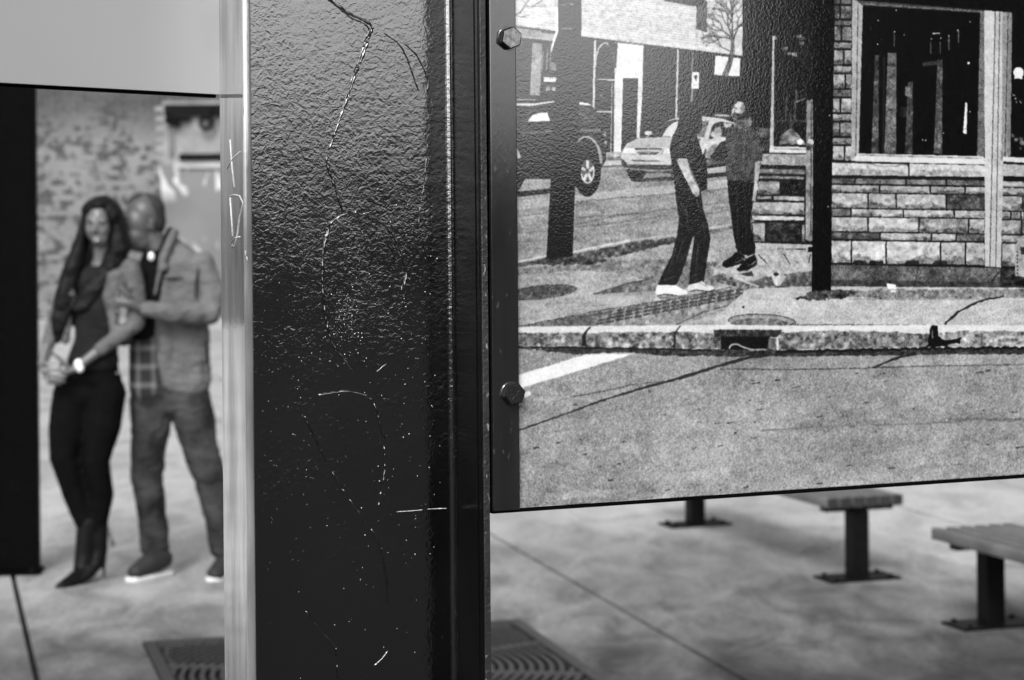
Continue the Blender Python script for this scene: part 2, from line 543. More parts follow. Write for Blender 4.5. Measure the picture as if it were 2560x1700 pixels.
    line([(1812, 190), (1824, 158), (1831, 128), (1832, 96)], [15, 9], 0.34, m=0.06)
    rs = random.getstate(); random.seed(5)
    for a_, l_ in ((-1.9, 34), (-1.2, 34), (-2.4, 34), (-1.6, 42), (-2.9, 26)):
        branch((1832, 100), a_, l_, 5.5, 4)
    branch((1828, 130), -2.7, 26, 3.5, 3); branch((1830, 80), -0.6, 24, 3.5, 3)
    random.setstate(rs)
    # --- far pavement and road
    poly([(1180, 395), (1960, 395), (1960, 470), (1180, 560)], 0.66, f=0.05)
    poly([(1500, 392), (1566, 392), (1566, 400), (1500, 402)], 0.45, m=0.06)
    poly([(1500, 404), (1566, 403), (1562, 412), (1500, 414)], 0.78)
    line([(1500, 418), (1566, 414)], 4, 0.4)
    poly([(1180, 445), (1500, 425), (1960, 405), (1960, 600), (1880, 585), (1500, 640), (1180, 690)], 0.57, f=0.05, l=0.03, h=0.025)
    poly([(1180, 512), (1430, 489), (1690, 461), (1900, 440), (1900, 462), (1690, 482), (1430, 508), (1180, 540)], 0.70, 0.8, f=0.05)
    for y0, y1, v, w in ((545, 532, .40, 3), (585, 578, .48, 3), (610, 600, .46, 3)):
        line([(1180, y0), (1300, y0 - 4), (1376, y1)], w, v, 0.7, jag=1)
    for p in ([(1440, 505), (1560, 494), (1690, 484), (1900, 466)], [(1440, 568), (1520, 560), (1600, 550), (1690, 536)], [(1440, 562), (1540, 540), (1620, 530), (1690, 520), (1830, 505)], [(1440, 545), (1600, 532)], [(1760, 535), (1830, 525)]):
        line(p, [3.5, 2], 0.38, 0.75, jag=1.2)
    # near pavement on the left
    poly([(1180, 680), (1440, 629), (1580, 602), (1830, 562), (1960, 570), (2030, 620), (2030, 830), (1180, 830)], 0.64, f=0.05, l=0.04, h=0.03)
    line([(1180, 676), (1280, 657), (1366, 640)], 4, 0.82, jag=0.6)
    line([(1432, 630), (1575, 601)], 4, 0.85, jag=0.6)
    line([(1575, 601), (1700, 585), (1830, 560)], 2.5, 0.76, jag=0.6)
    jag_poly([(1280, 664), (1366, 644), (1445, 634), (1580, 606), (1690, 592), (1690, 606), (1540, 642), (1470, 652), (1380, 655), (1280, 672)], 0.34, 2.0, m=0.08, f=0.05)
    jag_poly([(1700, 590), (1830, 566), (1836, 572), (1760, 590), (1700, 597)], 0.42, 1.5, m=0.06)
    jag_poly([(1280, 672), (1500, 655), (1700, 646), (1800, 655), (1792, 715), (1600, 730), (1620, 700), (1560, 684), (1440, 676), (1280, 690)], 0.46, 2, 0.75, m=0.07, f=0.05)
    ell(1352, 731, 92, 18, 0.33, -6, m=0.05, f=0.05)
    jag_poly([(1482, 737), (1560, 712), (1625, 697), (1650, 712), (1640, 728), (1560, 732)], 0.45, 1.4, m=0.06)
    line([(1484, 736), (1560, 711), (1622, 697)], 2.5, 0.25, jag=0.7)
    jag_poly([(1284, 819), (1480, 782), (1700, 745), (1860, 716), (1980, 730), (1840, 768), (1740, 800), (1600, 815), (1440, 818)], 0.55, 1.6, m=0.07, f=0.05)
    jag_poly([(1284, 819), (1400, 796), (1540, 775), (1490, 800), (1470, 817)], 0.38, 1.6, m=0.06, f=0.05)
    line([(1284, 819), (1480, 780), (1700, 745), (1830, 718)], 2.2, 0.28, jag=0.8)
    SP = [(1470, 817), (1700, 813), (1765, 784), (1860, 768), (1905, 738), (1862, 716), (1700, 745), (1540, 775)]
    def inside(x, y):
        c = False
        for (ax, ay), (bx, by) in zip(SP, SP[1:] + SP[:1]):
            if (ay > y) != (by > y) and x < ax + (y - ay) * (bx - ax) / (by - ay): c = not c
        return c
    for r_ in range(13):          # setts: courses run to the right, joints staggered
        for c_ in range(-4, 24):
            x = 1470 + c_ * 23 + r_ * 12 + (10 if r_ % 2 else 0); y = 816 - c_ * 4.4 - r_ * 6.6
            if not (inside(x, y) and inside(x + 8, y - 2)): continue
            jx, jy = random.uniform(-1.5, 1.5), random.uniform(-1, 1)
            line([(x + jx, y + jy), (x + 20, y - 4.0)], 2.6, 0.24, 0.85, jag=0.7)
            line([(x + jx, y + jy), (x + 11, y - 6.4)], 2.2, 0.28, 0.8, jag=0.4)
    line([(1690, 812), (1760, 780), (1830, 762), (1905, 748)], 2.5, 0.25, 0.8, jag=1)
    # --- step in front of the corner door
    poly([(1782, 690), (1786, 668), (1806, 652), (1830, 646), (1900, 632), (2032, 620), (2032, 708), (1860, 700)], 0.70, f=0.05, m=0.04)
    jag_poly([(1782, 690), (1800, 682), (1860, 705), (1930, 690), (2032, 678), (2032, 725), (1900, 722), (1840, 716), (1790, 708)], 0.42, 2.5, m=0.10, f=0.05)
    for p in ([(1896, 637), (1918, 660)], [(1958, 634), (1975, 661)], [(2026, 636), (2021, 658)]): line(p, 2.4, 0.22)
    jag_poly([(1924, 683), (1948, 680), (1966, 692), (1948, 716), (1938, 712)], 0.74, 2, m=0.09); ell(1940, 686, 7, 4, 0.15)
    line([(1832, 678), (1848, 700), (1880, 712), (1896, 718)], [10, 4], 0.78, 0.8, jag=2)
    jag_poly([(1975, 690), (2032, 676), (2032, 720), (1950, 718)], 0.30, 2, 0.7, m=0.06)
    # --- sports utility vehicle (dark)
    poly([(1180, 262), (1290, 258), (1385, 254), (1455, 255), (1472, 258), (1490, 276), (1505, 318), (1516, 360), (1514, 402), (1500, 424), (1494, 448), (1480, 470), (1300, 452), (1180, 452)], 0.115, m=0.015, l=0.02)
    poly([(1180, 258), (1340, 258), (1386, 252), (1386, 256), (1325, 266), (1180, 262)], 0.86)
    line([(1180, 250), (1340, 250)], 4, 0.6)
    poly([(1446, 256), (1468, 257), (1482, 265), (1470, 264), (1446, 262)], 0.9)
    poly([(1318, 305), (1331, 288), (1345, 283), (1368, 281), (1376, 303)], 0.92, m=0.03)
    poly([(1446, 270), (1478, 272), (1492, 310), (1446, 316)], 0.22, m=0.05)
    line([(1314, 334), (1380, 328)], 7, 0.45, 0.8); line([(1450, 326), (1502, 326)], 6, 0.5, 0.8)
    line([(1335, 268), (1312, 312), (1306, 345)], [4, 10], 0.32, 0.7)
    line([(1284, 362), (1292, 378), (1299, 396)], 9, 0.78)
    arc(1468, 400, 34, 58, 205, 372, [3, 9], 0.62, -4)
    ell(1468, 430, 34, 62, 0.07)
    ell(1466, 432, 25, 44, 0.05)
    ell(1469, 429, 17, 31, 0.34)
    for a_ in (-90, -18, 54, 126, 198):
        x2, y2 = 1469 + 15 * math.cos(R(a_)), 429 + 27 * math.sin(R(a_))
        line([(1469, 429), (x2, y2)], [5, 8], 0.84)
    arc(1469, 429, 16, 29, -30, 170, 3.5, 0.9); ell(1468, 428, 5, 8, 0.5); ell(1468, 428, 2.5, 4, 0.15)
    poly([(1180, 460), (1300, 448), (1378, 447), (1377, 470), (1180, 492)], 0.62, f=0.05)
    poly([(1180, 440), (1314, 446), (1300, 470), (1285, 490), (1180, 500)], 0.10)
    poly([(1180, 490), (1378, 472), (1378, 482), (1180, 508)], 0.13, m=0.03)
    ell(1512, 335, 5, 7, 0.5, m=0.1); ell(1514, 357, 4, 5, 0.6)
    # --- light sedan
    poly([(1552, 395), (1556, 376), (1566, 360), (1590, 348), (1612, 343), (1628, 338), (1652, 313), (1676, 299), (1702, 293), (1760, 291), (1805, 296), (1838, 308), (1880, 340), (1900, 350), (1900, 420), (1760, 420), (1690, 428), (1560, 420)], 0.78, l=0.02)
    poly([(1556, 376), (1566, 362), (1600, 349), (1680, 346), (1678, 370), (1590, 372)], 0.70)
    poly([(1620, 343), (1654, 311), (1682, 300), (1700, 300), (1692, 315), (1682, 342)], 0.18, m=0.05)
    poly([(1654, 342), (1668, 320), (1684, 306), (1697, 303), (1690, 322), (1680, 343)], 0.84)
    ell(1621, 333, 10, 6, 0.82); line([(1600, 345), (1676, 342)], 2, 0.4)
    poly([(1557, 384), (1561, 371), (1586, 371), (1590, 385)], 0.93); line([(1557, 385), (1590, 386)], 1.5, 0.4)
    poly([(1656, 385), (1662, 372), (1680, 371), (1680, 385)], 0.90); line([(1653, 386), (1660, 373)], 1.6, 0.3)
    poly([(1586, 371), (1656, 371), (1652, 378), (1592, 378)], 0.10)
    poly([(1590, 374.5), (1652, 374.5), (1650, 380), (1593, 380)], 0.72)
    poly([(1591, 380), (1650, 380), (1640, 387), (1600, 387)], 0.10)
    line([(1620, 371), (1620, 386)], 3, 0.75); line([(1613, 383), (1620, 376), (1627, 383)], 2, 0.8); line([(1614, 380), (1626, 380)], 1.4, 0.2)
    line([(1579, 402), (1648, 403)], 3, 0.12)
    poly([(1553, 396), (1562, 402), (1570, 413), (1690, 414), (1690, 430), (1562, 424), (1554, 410)], 0.20, m=0.05)
    line([(1566, 412), (1690, 413)], 2, 0.42); line([(1558, 421), (1620, 426), (1690, 426)], 4.5, 0.52)
    poly([(1566, 424), (1616, 428), (1606, 446), (1598, 453), (1578, 452), (1571, 440)], 0.08)
    poly([(1598, 447), (1690, 441), (1690, 451), (1580, 455)], 0.20, m=0.04)
    line([(1612, 431), (1690, 432)], 4, 0.25)
    poly([(1745, 303), (1773, 303), (1767, 320), (1760, 343), (1745, 343)], 0.42, m=0.06)
    poly([(1772, 348), (1779, 318), (1786, 309), (1800, 304), (1836, 310), (1830, 350)], 0.16, m=0.05)
    poly([(1808, 308), (1830, 310), (1826, 318), (1812, 320)], 0.75)
    ell(1790, 336, 14, 9, 0.72); poly([(1785, 322), (1800, 316), (1806, 330), (1786, 336)], 0.58)
    poly([(1764, 395), (1820, 398), (1820, 412), (1764, 418)], 0.34, m=0.06)
    poly([(1762, 414), (1822, 408), (1822, 414), (1762, 422)], 0.10); poly([(1762, 422), (1822, 415), (1822, 430), (1762, 434)], 0.7)
    poly([(1762, 436), (1822, 430), (1822, 440), (1762, 446)], 0.14)
    poly([(1786, 285), (1824, 287), (1824, 293), (1786, 291)], 0.68)
    for k in range(8): line([(1560 + k, 404 - k * 4), (1690, 404 - k * 4)], 4, 0.66 + k * 0.022, 0.25)
    line([(1290, 372), (1440, 366), (1508, 360)], 3, 0.22, 0.6); line([(1330, 340), (1328, 440)], 1.6, 0.05, 0.7); line([(1292, 348), (1292, 440)], 1.6, 0.05, 0.7)
    # --- corner building
    poly([(1858, -900), (2600, -900), (2600, 60), (2130, 8), (2095, 420), (1900, 400), (1906, 320), (1858, 300)], 0.085, m=0.012, l=0.012)
    poly([(1888, 318), (1924, 322), (1922, 346), (1896, 344)], 0.30, m=0.06); poly([(1900, 350), (1922, 350), (1920, 380), (1904, 378)], 0.2, m=0.06)
    ell(1872, 305, 8, 14, 0.4, m=0.08)
    line([(1936, 90), (1933, 240), (1928, 382)], 10, 0.70); line([(1938, 90), (1935, 370)], 1.8, 0.22)
    poly([(1936, 100), (2018, 100), (2015, 368), (1934, 366)], 0.10, m=0.03)
    for x, y in ((1962, 122), (1972, 134), (1998, 92), (2006, 96), (1986, 136), (2004, 110)): jag_poly([(x - 6, y - 5), (x + 6, y - 4), (x + 5, y + 5), (x - 6, y + 5)], 0.5, 2.5, 0.8, m=0.12)
    for x in (1967, 1990): line([(x, 225), (x - 3, 300)], 5, 0.36, 0.8, jag=2)
    line([(1940, 303), (2015, 303)], 6, 0.3, 0.7, jag=1)
    jag_poly([(1945, 362), (1958, 334), (1976, 320), (1990, 330), (2014, 362)], 0.48, 2.5, m=0.10); ell(2000, 355, 8, 7, 0.95)
    arc(2010, 300, 34, 50, 120, 200, 2.5, 0.35); line([(1984, 258), (2014, 246)], 3, 0.5)
    poly([(1925, 366), (2018, 368), (2018, 384), (1922, 382)], 0.84)
    line([(1934, 372), (2016, 374)], 1.8, 0.35)
    # stone under the left window
    poly([(1903, 384), (2016, 385), (2014, 720 - 95), (1884, 620), (1890, 500)], 0.12)
    poly([(1904, 385), (2016, 386), (2015, 415), (1901, 412)], 0.62, f=0.06, m=0.04)
    poly([(1898, 422), (2014, 424), (2013, 436), (1898, 434)], 0.45, m=0.08)
    for pts, v in (([(1896, 438), (2012, 440), (2012, 450), (1896, 448)], .5), ([(1893, 452), (1950, 452), (1950, 488), (1892, 486)], .62), ([(1950, 450), (2004, 452), (2004, 486), (1952, 484)], .13),
                   ([(1890, 489), (1930, 489), (1930, 500), (1889, 500)], .55), ([(1932, 488), (2012, 490), (2012, 504), (1932, 502)], .66), ([(1880, 503), (2012, 505), (2012, 538), (1878, 534)], .68),
                   ([(1878, 537), (2012, 540), (2012, 553), (1878, 552)], .72), ([(1878, 556), (1914, 556), (1913, 606), (1884, 604)], .66), ([(1915, 554), (2002, 558), (2002, 606), (1915, 604)], .19), ([(2003, 560), (2013, 560), (2013, 606), (2003, 606)], .6)):
        rock(pts, v)
    poly([(1886, 607), (2032, 612), (2032, 622), (1890, 622)], 0.72, f=0.06)
    # door edge
    poly([(2016, 250), (2032, 250), (2032, 600), (2026, 604), (2013, 600)], 0.56, l=0.05, m=0.05)
    line([(2028, 256), (2027, 590)], 2, 0.2)
    poly([(2020, 346), (2040, 354), (2040, 364), (2018, 358)], 0.80); ell(2020, 370, 5, 6, 0.2)
    poly([(2020, 618), (2034, 618), (2034, 630), (2020, 630)], 0.08)
    # pier beside the big window
    rows = [(-60, -22), (-20, 12), (14, 48), (50, 65), (66, 103), (105, 122), (124, 162), (164, 183), (184, 222), (223, 243), (245, 282), (284, 303), (305, 342), (344, 362), (364, 402)]
    for i, (ya, yb) in enumerate(rows):
        v = (.5, .45, .36, .4, .44, .5, .58, .62, .66, .40, .72, .66, .56, .58, .76)[i]
        if yb - ya > 25:
            xm = 2085 + (22, 16, 15, 14, 18, 26, 24, 20, 28)[i % 9]
            rock([(2080, ya), (xm, ya), (xm, yb), (2080, yb)], v * 0.95); rock([(xm, ya), (2130, ya), (2130, yb), (xm, yb)], v)
        else:
            rock([(2080, ya), (2130, ya), (2130, yb), (2080, yb)], v)
    # big window
    poly([(2130, -6), (2160, -4), (2148, 404), (2128, 402)], 0.66, l=0.02); line([(2145, 0), (2139, 395)], 1.8, 0.25)
    poly([(2157, 12), (2452, 34), (2443, 392), (2147, 384)], 0.055, m=0.008)
    poly([(2130, -8), (2470, 18), (2470, 34), (2156, 14)], 0.30); line([(2140, 0), (2470, 25)], 2, 0.1); line([(2156, 10), (2470, 31)], 2, 0.5)
    for x0, x1, y0, v in ((2183, 2197, 138, .30), (2215, 2241, 132, .40), (2266, 2282, 205, .26), (2339, 2356, 150, .32)):
        poly([(x0 + 4, y0), (x1, y0), (x1 - 1, 385), (x0 - 5, 384)], v, m=0.05, f=0.04, l=0.04)
    line([(2210, 140), (2207, 384)], 4, 0.16); line([(2306, 162), (2352, 156)], 10, 0.22)
    jag_poly([(2264, 216), (2280, 212), (2282, 250), (2262, 240)], 0.40, 3, m=0.1)
    for k in range(5): arc(2262, 262 + k * 5, 22, 9, 10, 120, 1.6, 0.38, 0, 0.7)
    poly([(2413, 256), (2418, 258), (2416, 336), (2407, 333)], 0.93); line([(2408, 322), (2416, 323)], 1.3, 0.4)
    ell(2421, 158, 3.5, 3.5, 0.95)
    for x, y in ((2195, 52), (2260, 88), (2236, 80), (2394, 76), (2372, 90), (2352, 96), (2328, 98), (2194, 111), (2358, 333), (2306, 350), (2314, 351), (2240, 26), (2425, 280), (2150 + 275, 55)): ell(x, y, 1.8, 1.8, 0.85)
    line([(2331, 84), (2350, 84)], 3, 0.8)
    for x, y0, y1 in ((2326, 105, 135), (2350, 105, 135), (2372, 92, 125), (2396, 78, 108), (2235, 85, 118)): line([(x, y0), (x, y1)], 3.2, 0.38, jag=0.5)
    poly([(2450, 30), (2462, 32), (2460, 395), (2442, 392)], 0.42, l=0.03)
    poly([(2128, 402), (2146, 384), (2455, 391), (2466, 398), (2466, 412), (2140, 404)], 0.86, l=0.02); line([(2148, 388), (2452, 396)], 1.6, 0.3)
    # sills
    poly([(2077, 402), (2467, 412), (2467, 452), (2077, 444)], 0.12)
    for a_, b_ in ((2078, 2270), (2273, 2463)):
        poly([(a_, 407 + (a_ - 2078) * .012), (b_ - 4, 411 + (a_ - 2078) * .012), (b_, 418 + (a_ - 2078) * .012), (b_, 440 + (a_ - 2078) * .012), (a_, 438 + (a_ - 2078) * .012)], 0.80, f=0.05, m=0.03)
        jag_poly([(a_ + 20, 422 + (a_ - 2078) * .012), (b_ - 16, 425 + (a_ - 2078) * .012), (b_ - 6, 439 + (a_ - 2078) * .012), (a_ + 4, 437 + (a_ - 2078) * .012)], 0.62, 2, 0.8, m=0.06, f=0.05)
    line([(2130, 402), (2200, 415), (2270, 413)], 3, 0.3, 0.5, jag=2)
    # courses
    def course(y0, y1, brk, vals, xa=2077, xb=2463):
        xs = [xa] + brk + [xb]
        for i in range(len(xs) - 1):
            s0 = (xs[i] - 2077) * 0.015; s1 = (xs[i + 1] - 2077) * 0.015
            rock([(xs[i], y0 + s0), (xs[i + 1], y0 + s1), (xs[i + 1], y1 + s1), (xs[i], y1 + s0)], vals[i % len(vals)])
    C = [(444, 460, [2137, 2265, 2365], [.40, .48, .42, .36]), (461, 481, [2198, 2325, 2412], [.64, .68, .62, .66]), (481, 520, [2170, 2240, 2365], [.72, .70, .72, .30]),
         (520, 541, [2127, 2258, 2385], [.42, .74, .76, .70]), (541, 579, [2170, 2297, 2421], [.72, .78, .60, .64]), (579, 599, [2200, 2328, 2390], [.30, .72, .74, .34]), (600, 658, [2128, 2215, 2351, 2413], [.74, .82, .76, .68, .72])]
    for y0, y1, b_, v_ in C:
        course(y0, y1, b_, v_)
        xs = sorted(random.uniform(2520, 3200) for _ in range(6))
        course(y0 + 1, y1 + 1, xs, [.66, .5, .7, .4, .62], 2503, 3280)
    # plinth
    poly([(2077, 662), (2500, 670), (2500, 722), (2077, 722)], 0.36, f=0.05, l=0.05, m=0.03)
    poly([(2500, 672), (3280, 680), (3280, 722), (2500, 722)], 0.2, m=0.06)
    for x in (2150, 2190, 2280, 2350): jag_poly([(x - 14, 652), (x + 16, 652), (x + 20, 662), (x - 20, 662)], 0.16, 2, m=0.05)
    line([(2294, 668), (2288, 710)], 2, 0.16); line([(2498, 680), (2478, 705)], 2.5, 0.1)
    poly([(2077, 700), (2500, 706), (3280, 710), (3280, 728), (2077, 728)], 0.2, 0.7, m=0.05)
    # white boxed post
    poly([(2460, -20), (2518, -16), (2502, 669), (2462, 666)], 0.74, l=0.02)
    poly([(2460, 20), (2486, 22), (2475, 666), (2462, 666)], 0.78)
    for a_, b_ in (((2488, 20), (2474, 667)), ((2499, 22), (2489, 668)), ((2510, 24), (2504, 400))): line([a_, b_], 2, 0.28)
    poly([(2506, 24), (2526, 26), (2520, 405), (2504, 402)], 0.56); line([(2520, 28), (2512, 402)], 1.8, 0.2)
    poly([(2526, 28), (2700, 36), (2700, 400), (2522, 392)], 0.06, m=0.01)
    poly([(2520, 30), (2530, 32), (2526, 392), (2518, 392)], 0.5)
    ell(2546, 182, 13, 14, 0.93); jag_poly([(2536, 180), (2556, 180), (2556, 198), (2536, 198)], 0.9, 1)
    for _ in range(16): ell(random.uniform(2530, 2600), random.uniform(330, 390), random.uniform(2, 7), random.uniform(2, 6), random.uniform(.15, .45))
    for _ in range(6): ell(random.uniform(2530, 2556), random.uniform(230, 260), 2, 2, .6)
    poly([(2508, 392), (2720, 402), (2720, 416), (2506, 404)], 0.82); poly([(2506, 410), (2720, 420), (2720, 448), (2504, 440)], 0.66, f=0.06)
    poly([(2700, -20), (2780, -20), (2770, 668), (2710, 668)], 0.74, l=0.02)
    poly([(2780, 0), (3280, 30), (3280, 420), (2780, 400)], 0.07, m=0.01)
    # thing at the right edge
    poly([(2536, 612), (2550, 600), (2620, 604), (2620, 700), (2538, 690)], 0.62, m=0.04)
    poly([(2550, 618), (2620, 620), (2620, 640), (2552, 636)], 0.2); 
    for k in range(7): line([(2543, 628 + k * 9), (2543, 632 + k * 9)], 3, 0.15)
    ell(2570, 708, 34, 8, 0.08)
    # soffit
    poly([(2085, -900), (3280, -900), (3280, 60), (2560, 34), (2130, 0), (2085, -4)], 0.055, m=0.01)
    # right pavement
    poly([(1870, 722), (2030, 716), (3280, 724), (3280, 820), (1840, 822), (1780, 800)], 0.72, f=0.05, l=0.02, h=0.02)
    jag_poly([(2060, 726), (2500, 722), (3280, 726), (3280, 738), (2400, 746), (2200, 748), (2110, 742)], 0.42, 3, 0.75, m=0.08, f=0.06)
    line([(2120, 748), (2460, 748)], 2, 0.4, 0.7, jag=1)
    line([(2345, 836), (2366, 806), (2400, 776), (2445, 754), (2510, 740)], [7, 4], 0.16, jag=1.5)
    line([(1890, 812), (2330, 813)], 2.4, 0.28, jag=0.6); line([(2340, 814), (3280, 816)], 2.4, 0.28, jag=0.6)
    ell(1905, 804, 84, 18, 0.58, 2, f=0.05); arc(1905, 804, 84, 18, 170, 370, 2.4, 0.25, 2)
    ell(1898, 808, 72, 12, 0.42, 0, m=0.08, f=0.06); ell(1905, 805, 40, 6, 0.56, 0, 0.6, m=0.1); 
    line([(1985, 808), (1950, 826)], 3, 0.2)
    # paper on the pavement
    jag_poly([(2216, 708), (2228, 710), (2240, 714), (2240, 722), (2220, 722)], 0.97, 2); jag_poly([(2224, 726), (2240, 726), (2240, 731), (2226, 731)], 0.9, 1)
    # poles with rough feet
    poly([(1392, -900), (1456, -900), (1453, 90), (1447, 300), (1437, 470), (1431, 642), (1366, 650), (1376, 470), (1388, 250), (1396, 90)], 0.075, m=0.008)
    line([(1402, 12), (1418, 12)], 2.5, 0.6); line([(1424, 10), (1434, 12)], 3, 0.8); line([(1402, 71), (1430, 72)], 2.5, 0.62)
    jag_poly([(1340, 656), (1368, 645), (1432, 640), (1470, 640), (1530, 652), (1470, 660), (1380, 664)], 0.24, 3, m=0.08, f=0.05)
    poly([(2034, -900), (2094, -900), (2086, 60), (2080, 400), (2077, 728), (2029, 728), (2034, 300)], 0.045, m=0.006)
    line([(2034, 553), (2076, 598)], 2, 0.13); ell(2074, 289, 1.8, 1.8, 0.9); ell(2070, 517, 1.6, 1.6, 0.9)
    jag_poly([(1975, 748), (2010, 738), (2030, 728), (2080, 724), (2150, 730), (2110, 746), (2050, 752)], 0.26, 3, m=0.09, f=0.06)
    ell(1985, 757, 4, 3, 0.92); ell(1858, 768, 3, 2.5, 0.1); ell(2066, 748, 2.5, 2, 0.9)
    # --- first man (back to us, white trainers)
    poly([(1674, 372), (1680, 345), (1692, 322), (1698, 296), (1704, 270), (1714, 259), (1730, 256), (1746, 263), (1753, 280), (1755, 300), (1754, 322), (1742, 340), (1752, 372), (1764, 392), (1768, 430), (1768, 473), (1750, 479), (1686, 462), (1684, 435), (1678, 398)], 0.085, m=0.02)
    for _ in range(34):
        x, y = random.uniform(1678, 1762), random.uniform(345, 470)
        ell(x, y, random.uniform(1.5, 5), random.uniform(2, 7), random.choice((.24, .36, .04)), random.uniform(0, 90), 0.6)
    jag_poly([(1756, 358), (1764, 372), (1766, 386), (1752, 378)], 0.42, 1, 0.8)
    poly([(1690, 438), (1700, 450), (1690, 456), (1684, 448)], 0.4, 0.7)
    poly([(1686, 452), (1735, 474), (1752, 476), (1757, 520), (1770, 562), (1776, 596), (1769, 640), (1760, 700), (1759, 712), (1722, 712), (1725, 680), (1729, 640), (1736, 592), (1731, 592), (1720, 635), (1702, 690), (1697, 700), (1690, 714), (1645, 714), (1652, 694), (1680, 638), (1692, 592), (1698, 545), (1690, 500)], 0.125, m=0.025, st=0.012)
    poly([(1692, 404), (1696, 396), (1718, 396), (1722, 412), (1730, 436), (1740, 456), (1748, 474), (1749, 488), (1740, 493), (1732, 484), (1720, 460), (1704, 430)], 0.74, m=0.05, f=0.05)
    poly([(1718, 398), (1724, 412), (1736, 440), (1750, 470), (1751, 480), (1738, 456), (1724, 430)], 0.45, 0.7, f=0.05)
    for k in range(4): line([(1737 + k * 4, 482), (1734 + k * 5, 493)], 1.2, 0.4, 0.8)
    for p in ([(1700, 505), (1716, 530), (1720, 560)], [(1740, 500), (1752, 530)], [(1700, 560), (1730, 575)], [(1660, 700), (1690, 690)], [(1730, 690), (1756, 684)], [(1708, 600), (1690, 660)], [(1745, 610), (1740, 680)], [(1692, 520), (1700, 560)], [(1715, 520), (1722, 585)], [(1690, 620), (1668, 690)], [(1756, 560), (1764, 600)]): line(p, [5, 1.5], 0.33, 0.6, jag=0.6)
    poly([(1638, 730), (1641, 718), (1646, 712), (1690, 713), (1700, 720), (1717, 727), (1719, 735), (1697, 739), (1670, 733), (1650, 738), (1641, 738)], 0.95, m=0.02)
    line([(1642, 739), (1660, 736), (1696, 740)], 2, 0.15); line([(1690, 713), (1697, 706)], 2, 0.6)
    poly([(1717, 724), (1722, 712), (1748, 706), (1754, 702), (1766, 712), (1784, 716), (1786, 723), (1770, 728), (1740, 723), (1724, 728)], 0.86, m=0.03)
    line([(1750, 708), (1768, 716)], 3, 0.5, 0.7); line([(1724, 729), (1740, 725), (1772, 729), (1786, 724)], 2, 0.15)
    jag_poly([(1640, 741), (1720, 738), (1790, 728), (1800, 732), (1720, 748), (1650, 748)], 0.40, 1.5, 0.7, m=0.05)
    # --- second man (facing us, head tilted back)
    poly([(1834, 318), (1816, 328), (1812, 346), (1816, 380), (1814, 420), (1818, 452), (1890, 458), (1890, 408), (1906, 402), (1906, 380), (1900, 348), (1892, 328), (1872, 314), (1850, 322)], 0.26, m=0.03, st=0.015)
    for p in ([(1820, 440), (1850, 425), (1880, 418)], [(1820, 425), (1860, 410)], [(1835, 345), (1830, 400)], [(1862, 345), (1858, 400)], [(1884, 350), (1888, 395)], [(1872, 330), (1885, 380)], [(1826, 350), (1822, 400)]): line(p, [3, 7], 0.38, 0.5, jag=0.6)
    poly([(1842, 292), (1868, 294), (1872, 316), (1855, 324), (1836, 318)], 0.34, m=0.06)
    jag_poly([(1848, 252), (1862, 252), (1872, 262), (1876, 282), (1870, 296), (1856, 300), (1840, 300), (1830, 296), (1826, 280), (1834, 262)], 0.11, 1.2, m=0.03)
    poly([(1828, 290), (1830, 276), (1836, 262), (1845, 254), (1857, 256), (1863, 268), (1860, 280), (1852, 286), (1846, 296), (1836, 298)], 0.80, m=0.03)
    poly([(1856, 258), (1863, 268), (1860, 280), (1852, 284), (1850, 270)], 0.55, 0.8, m=0.05); line([(1834, 268), (1842, 272)], 2.4, 0.3); line([(1850, 270), (1857, 274)], 2.4, 0.35); line([(1838, 274), (1835, 281), (1842, 283)], 2, 0.45)
    poly([(1831, 284), (1838, 282), (1846, 285), (1850, 282), (1852, 292), (1846, 299), (1836, 300), (1831, 295)], 0.20); line([(1835, 290), (1844, 291)], 2.2, 0.55)
    poly([(1828, 292), (1834, 300), (1844, 302), (1840, 296)], 0.55, 0.8)
    poly([(1812, 346), (1820, 392), (1800, 406), (1786, 402), (1774, 392), (1780, 380), (1796, 362)], 0.17, m=0.03)
    poly([(1752, 368), (1766, 352), (1788, 344), (1800, 341), (1815, 344), (1814, 352), (1802, 355), (1790, 354), (1778, 368), (1766, 384), (1756, 386)], 0.78, m=0.03)
    poly([(1762, 384), (1780, 362), (1794, 360), (1782, 384), (1770, 396)], 0.52, 0.9)
    line([(1764, 372), (1760, 392)], 4, 0.12, 0.8)
    poly([(1888, 406), (1901, 402), (1899, 430), (1893, 456), (1885, 456), (1886, 430)], 0.66, m=0.04)
    poly([(1885, 454), (1894, 458), (1894, 474), (1888, 484), (1878, 490), (1876, 486), (1882, 478), (1882, 470), (1874, 478), (1868, 478), (1872, 466), (1880, 456)], 0.74, m=0.03)
    poly([(1818, 450), (1886, 456), (1880, 500), (1876, 556), (1882, 590), (1888, 622), (1888, 634), (1870, 640), (1844, 632), (1834, 590), (1828, 540), (1822, 500)], 0.095, m=0.016)
    line([(1838, 616), (1866, 650)], 2.5, 0.2); line([(1842, 470), (1846, 620)], 5, 0.2, 0.6, jag=0.6); line([(1862, 480), (1866, 600)], 4, 0.17, 0.6, jag=0.6); line([(1850, 540), (1872, 560)], 3, 0.2, 0.6)
    poly([(1805, 664), (1808, 654), (1826, 644), (1840, 630), (1862, 640), (1858, 658), (1832, 666), (1815, 670)], 0.09, m=0.02)
    poly([(1841, 674), (1850, 664), (1864, 648), (1886, 636), (1893, 652), (1892, 662), (1868, 676), (1850, 680)], 0.09, m=0.02)
    line([(1836, 657), (1848, 653), (1860, 646)], [1, 3.2], 0.48); line([(1868, 664), (1878, 662), (1892, 652)], [1, 3.2], 0.55); line([(1846, 679), (1870, 676), (1892, 662)], 1.6, 0.4)
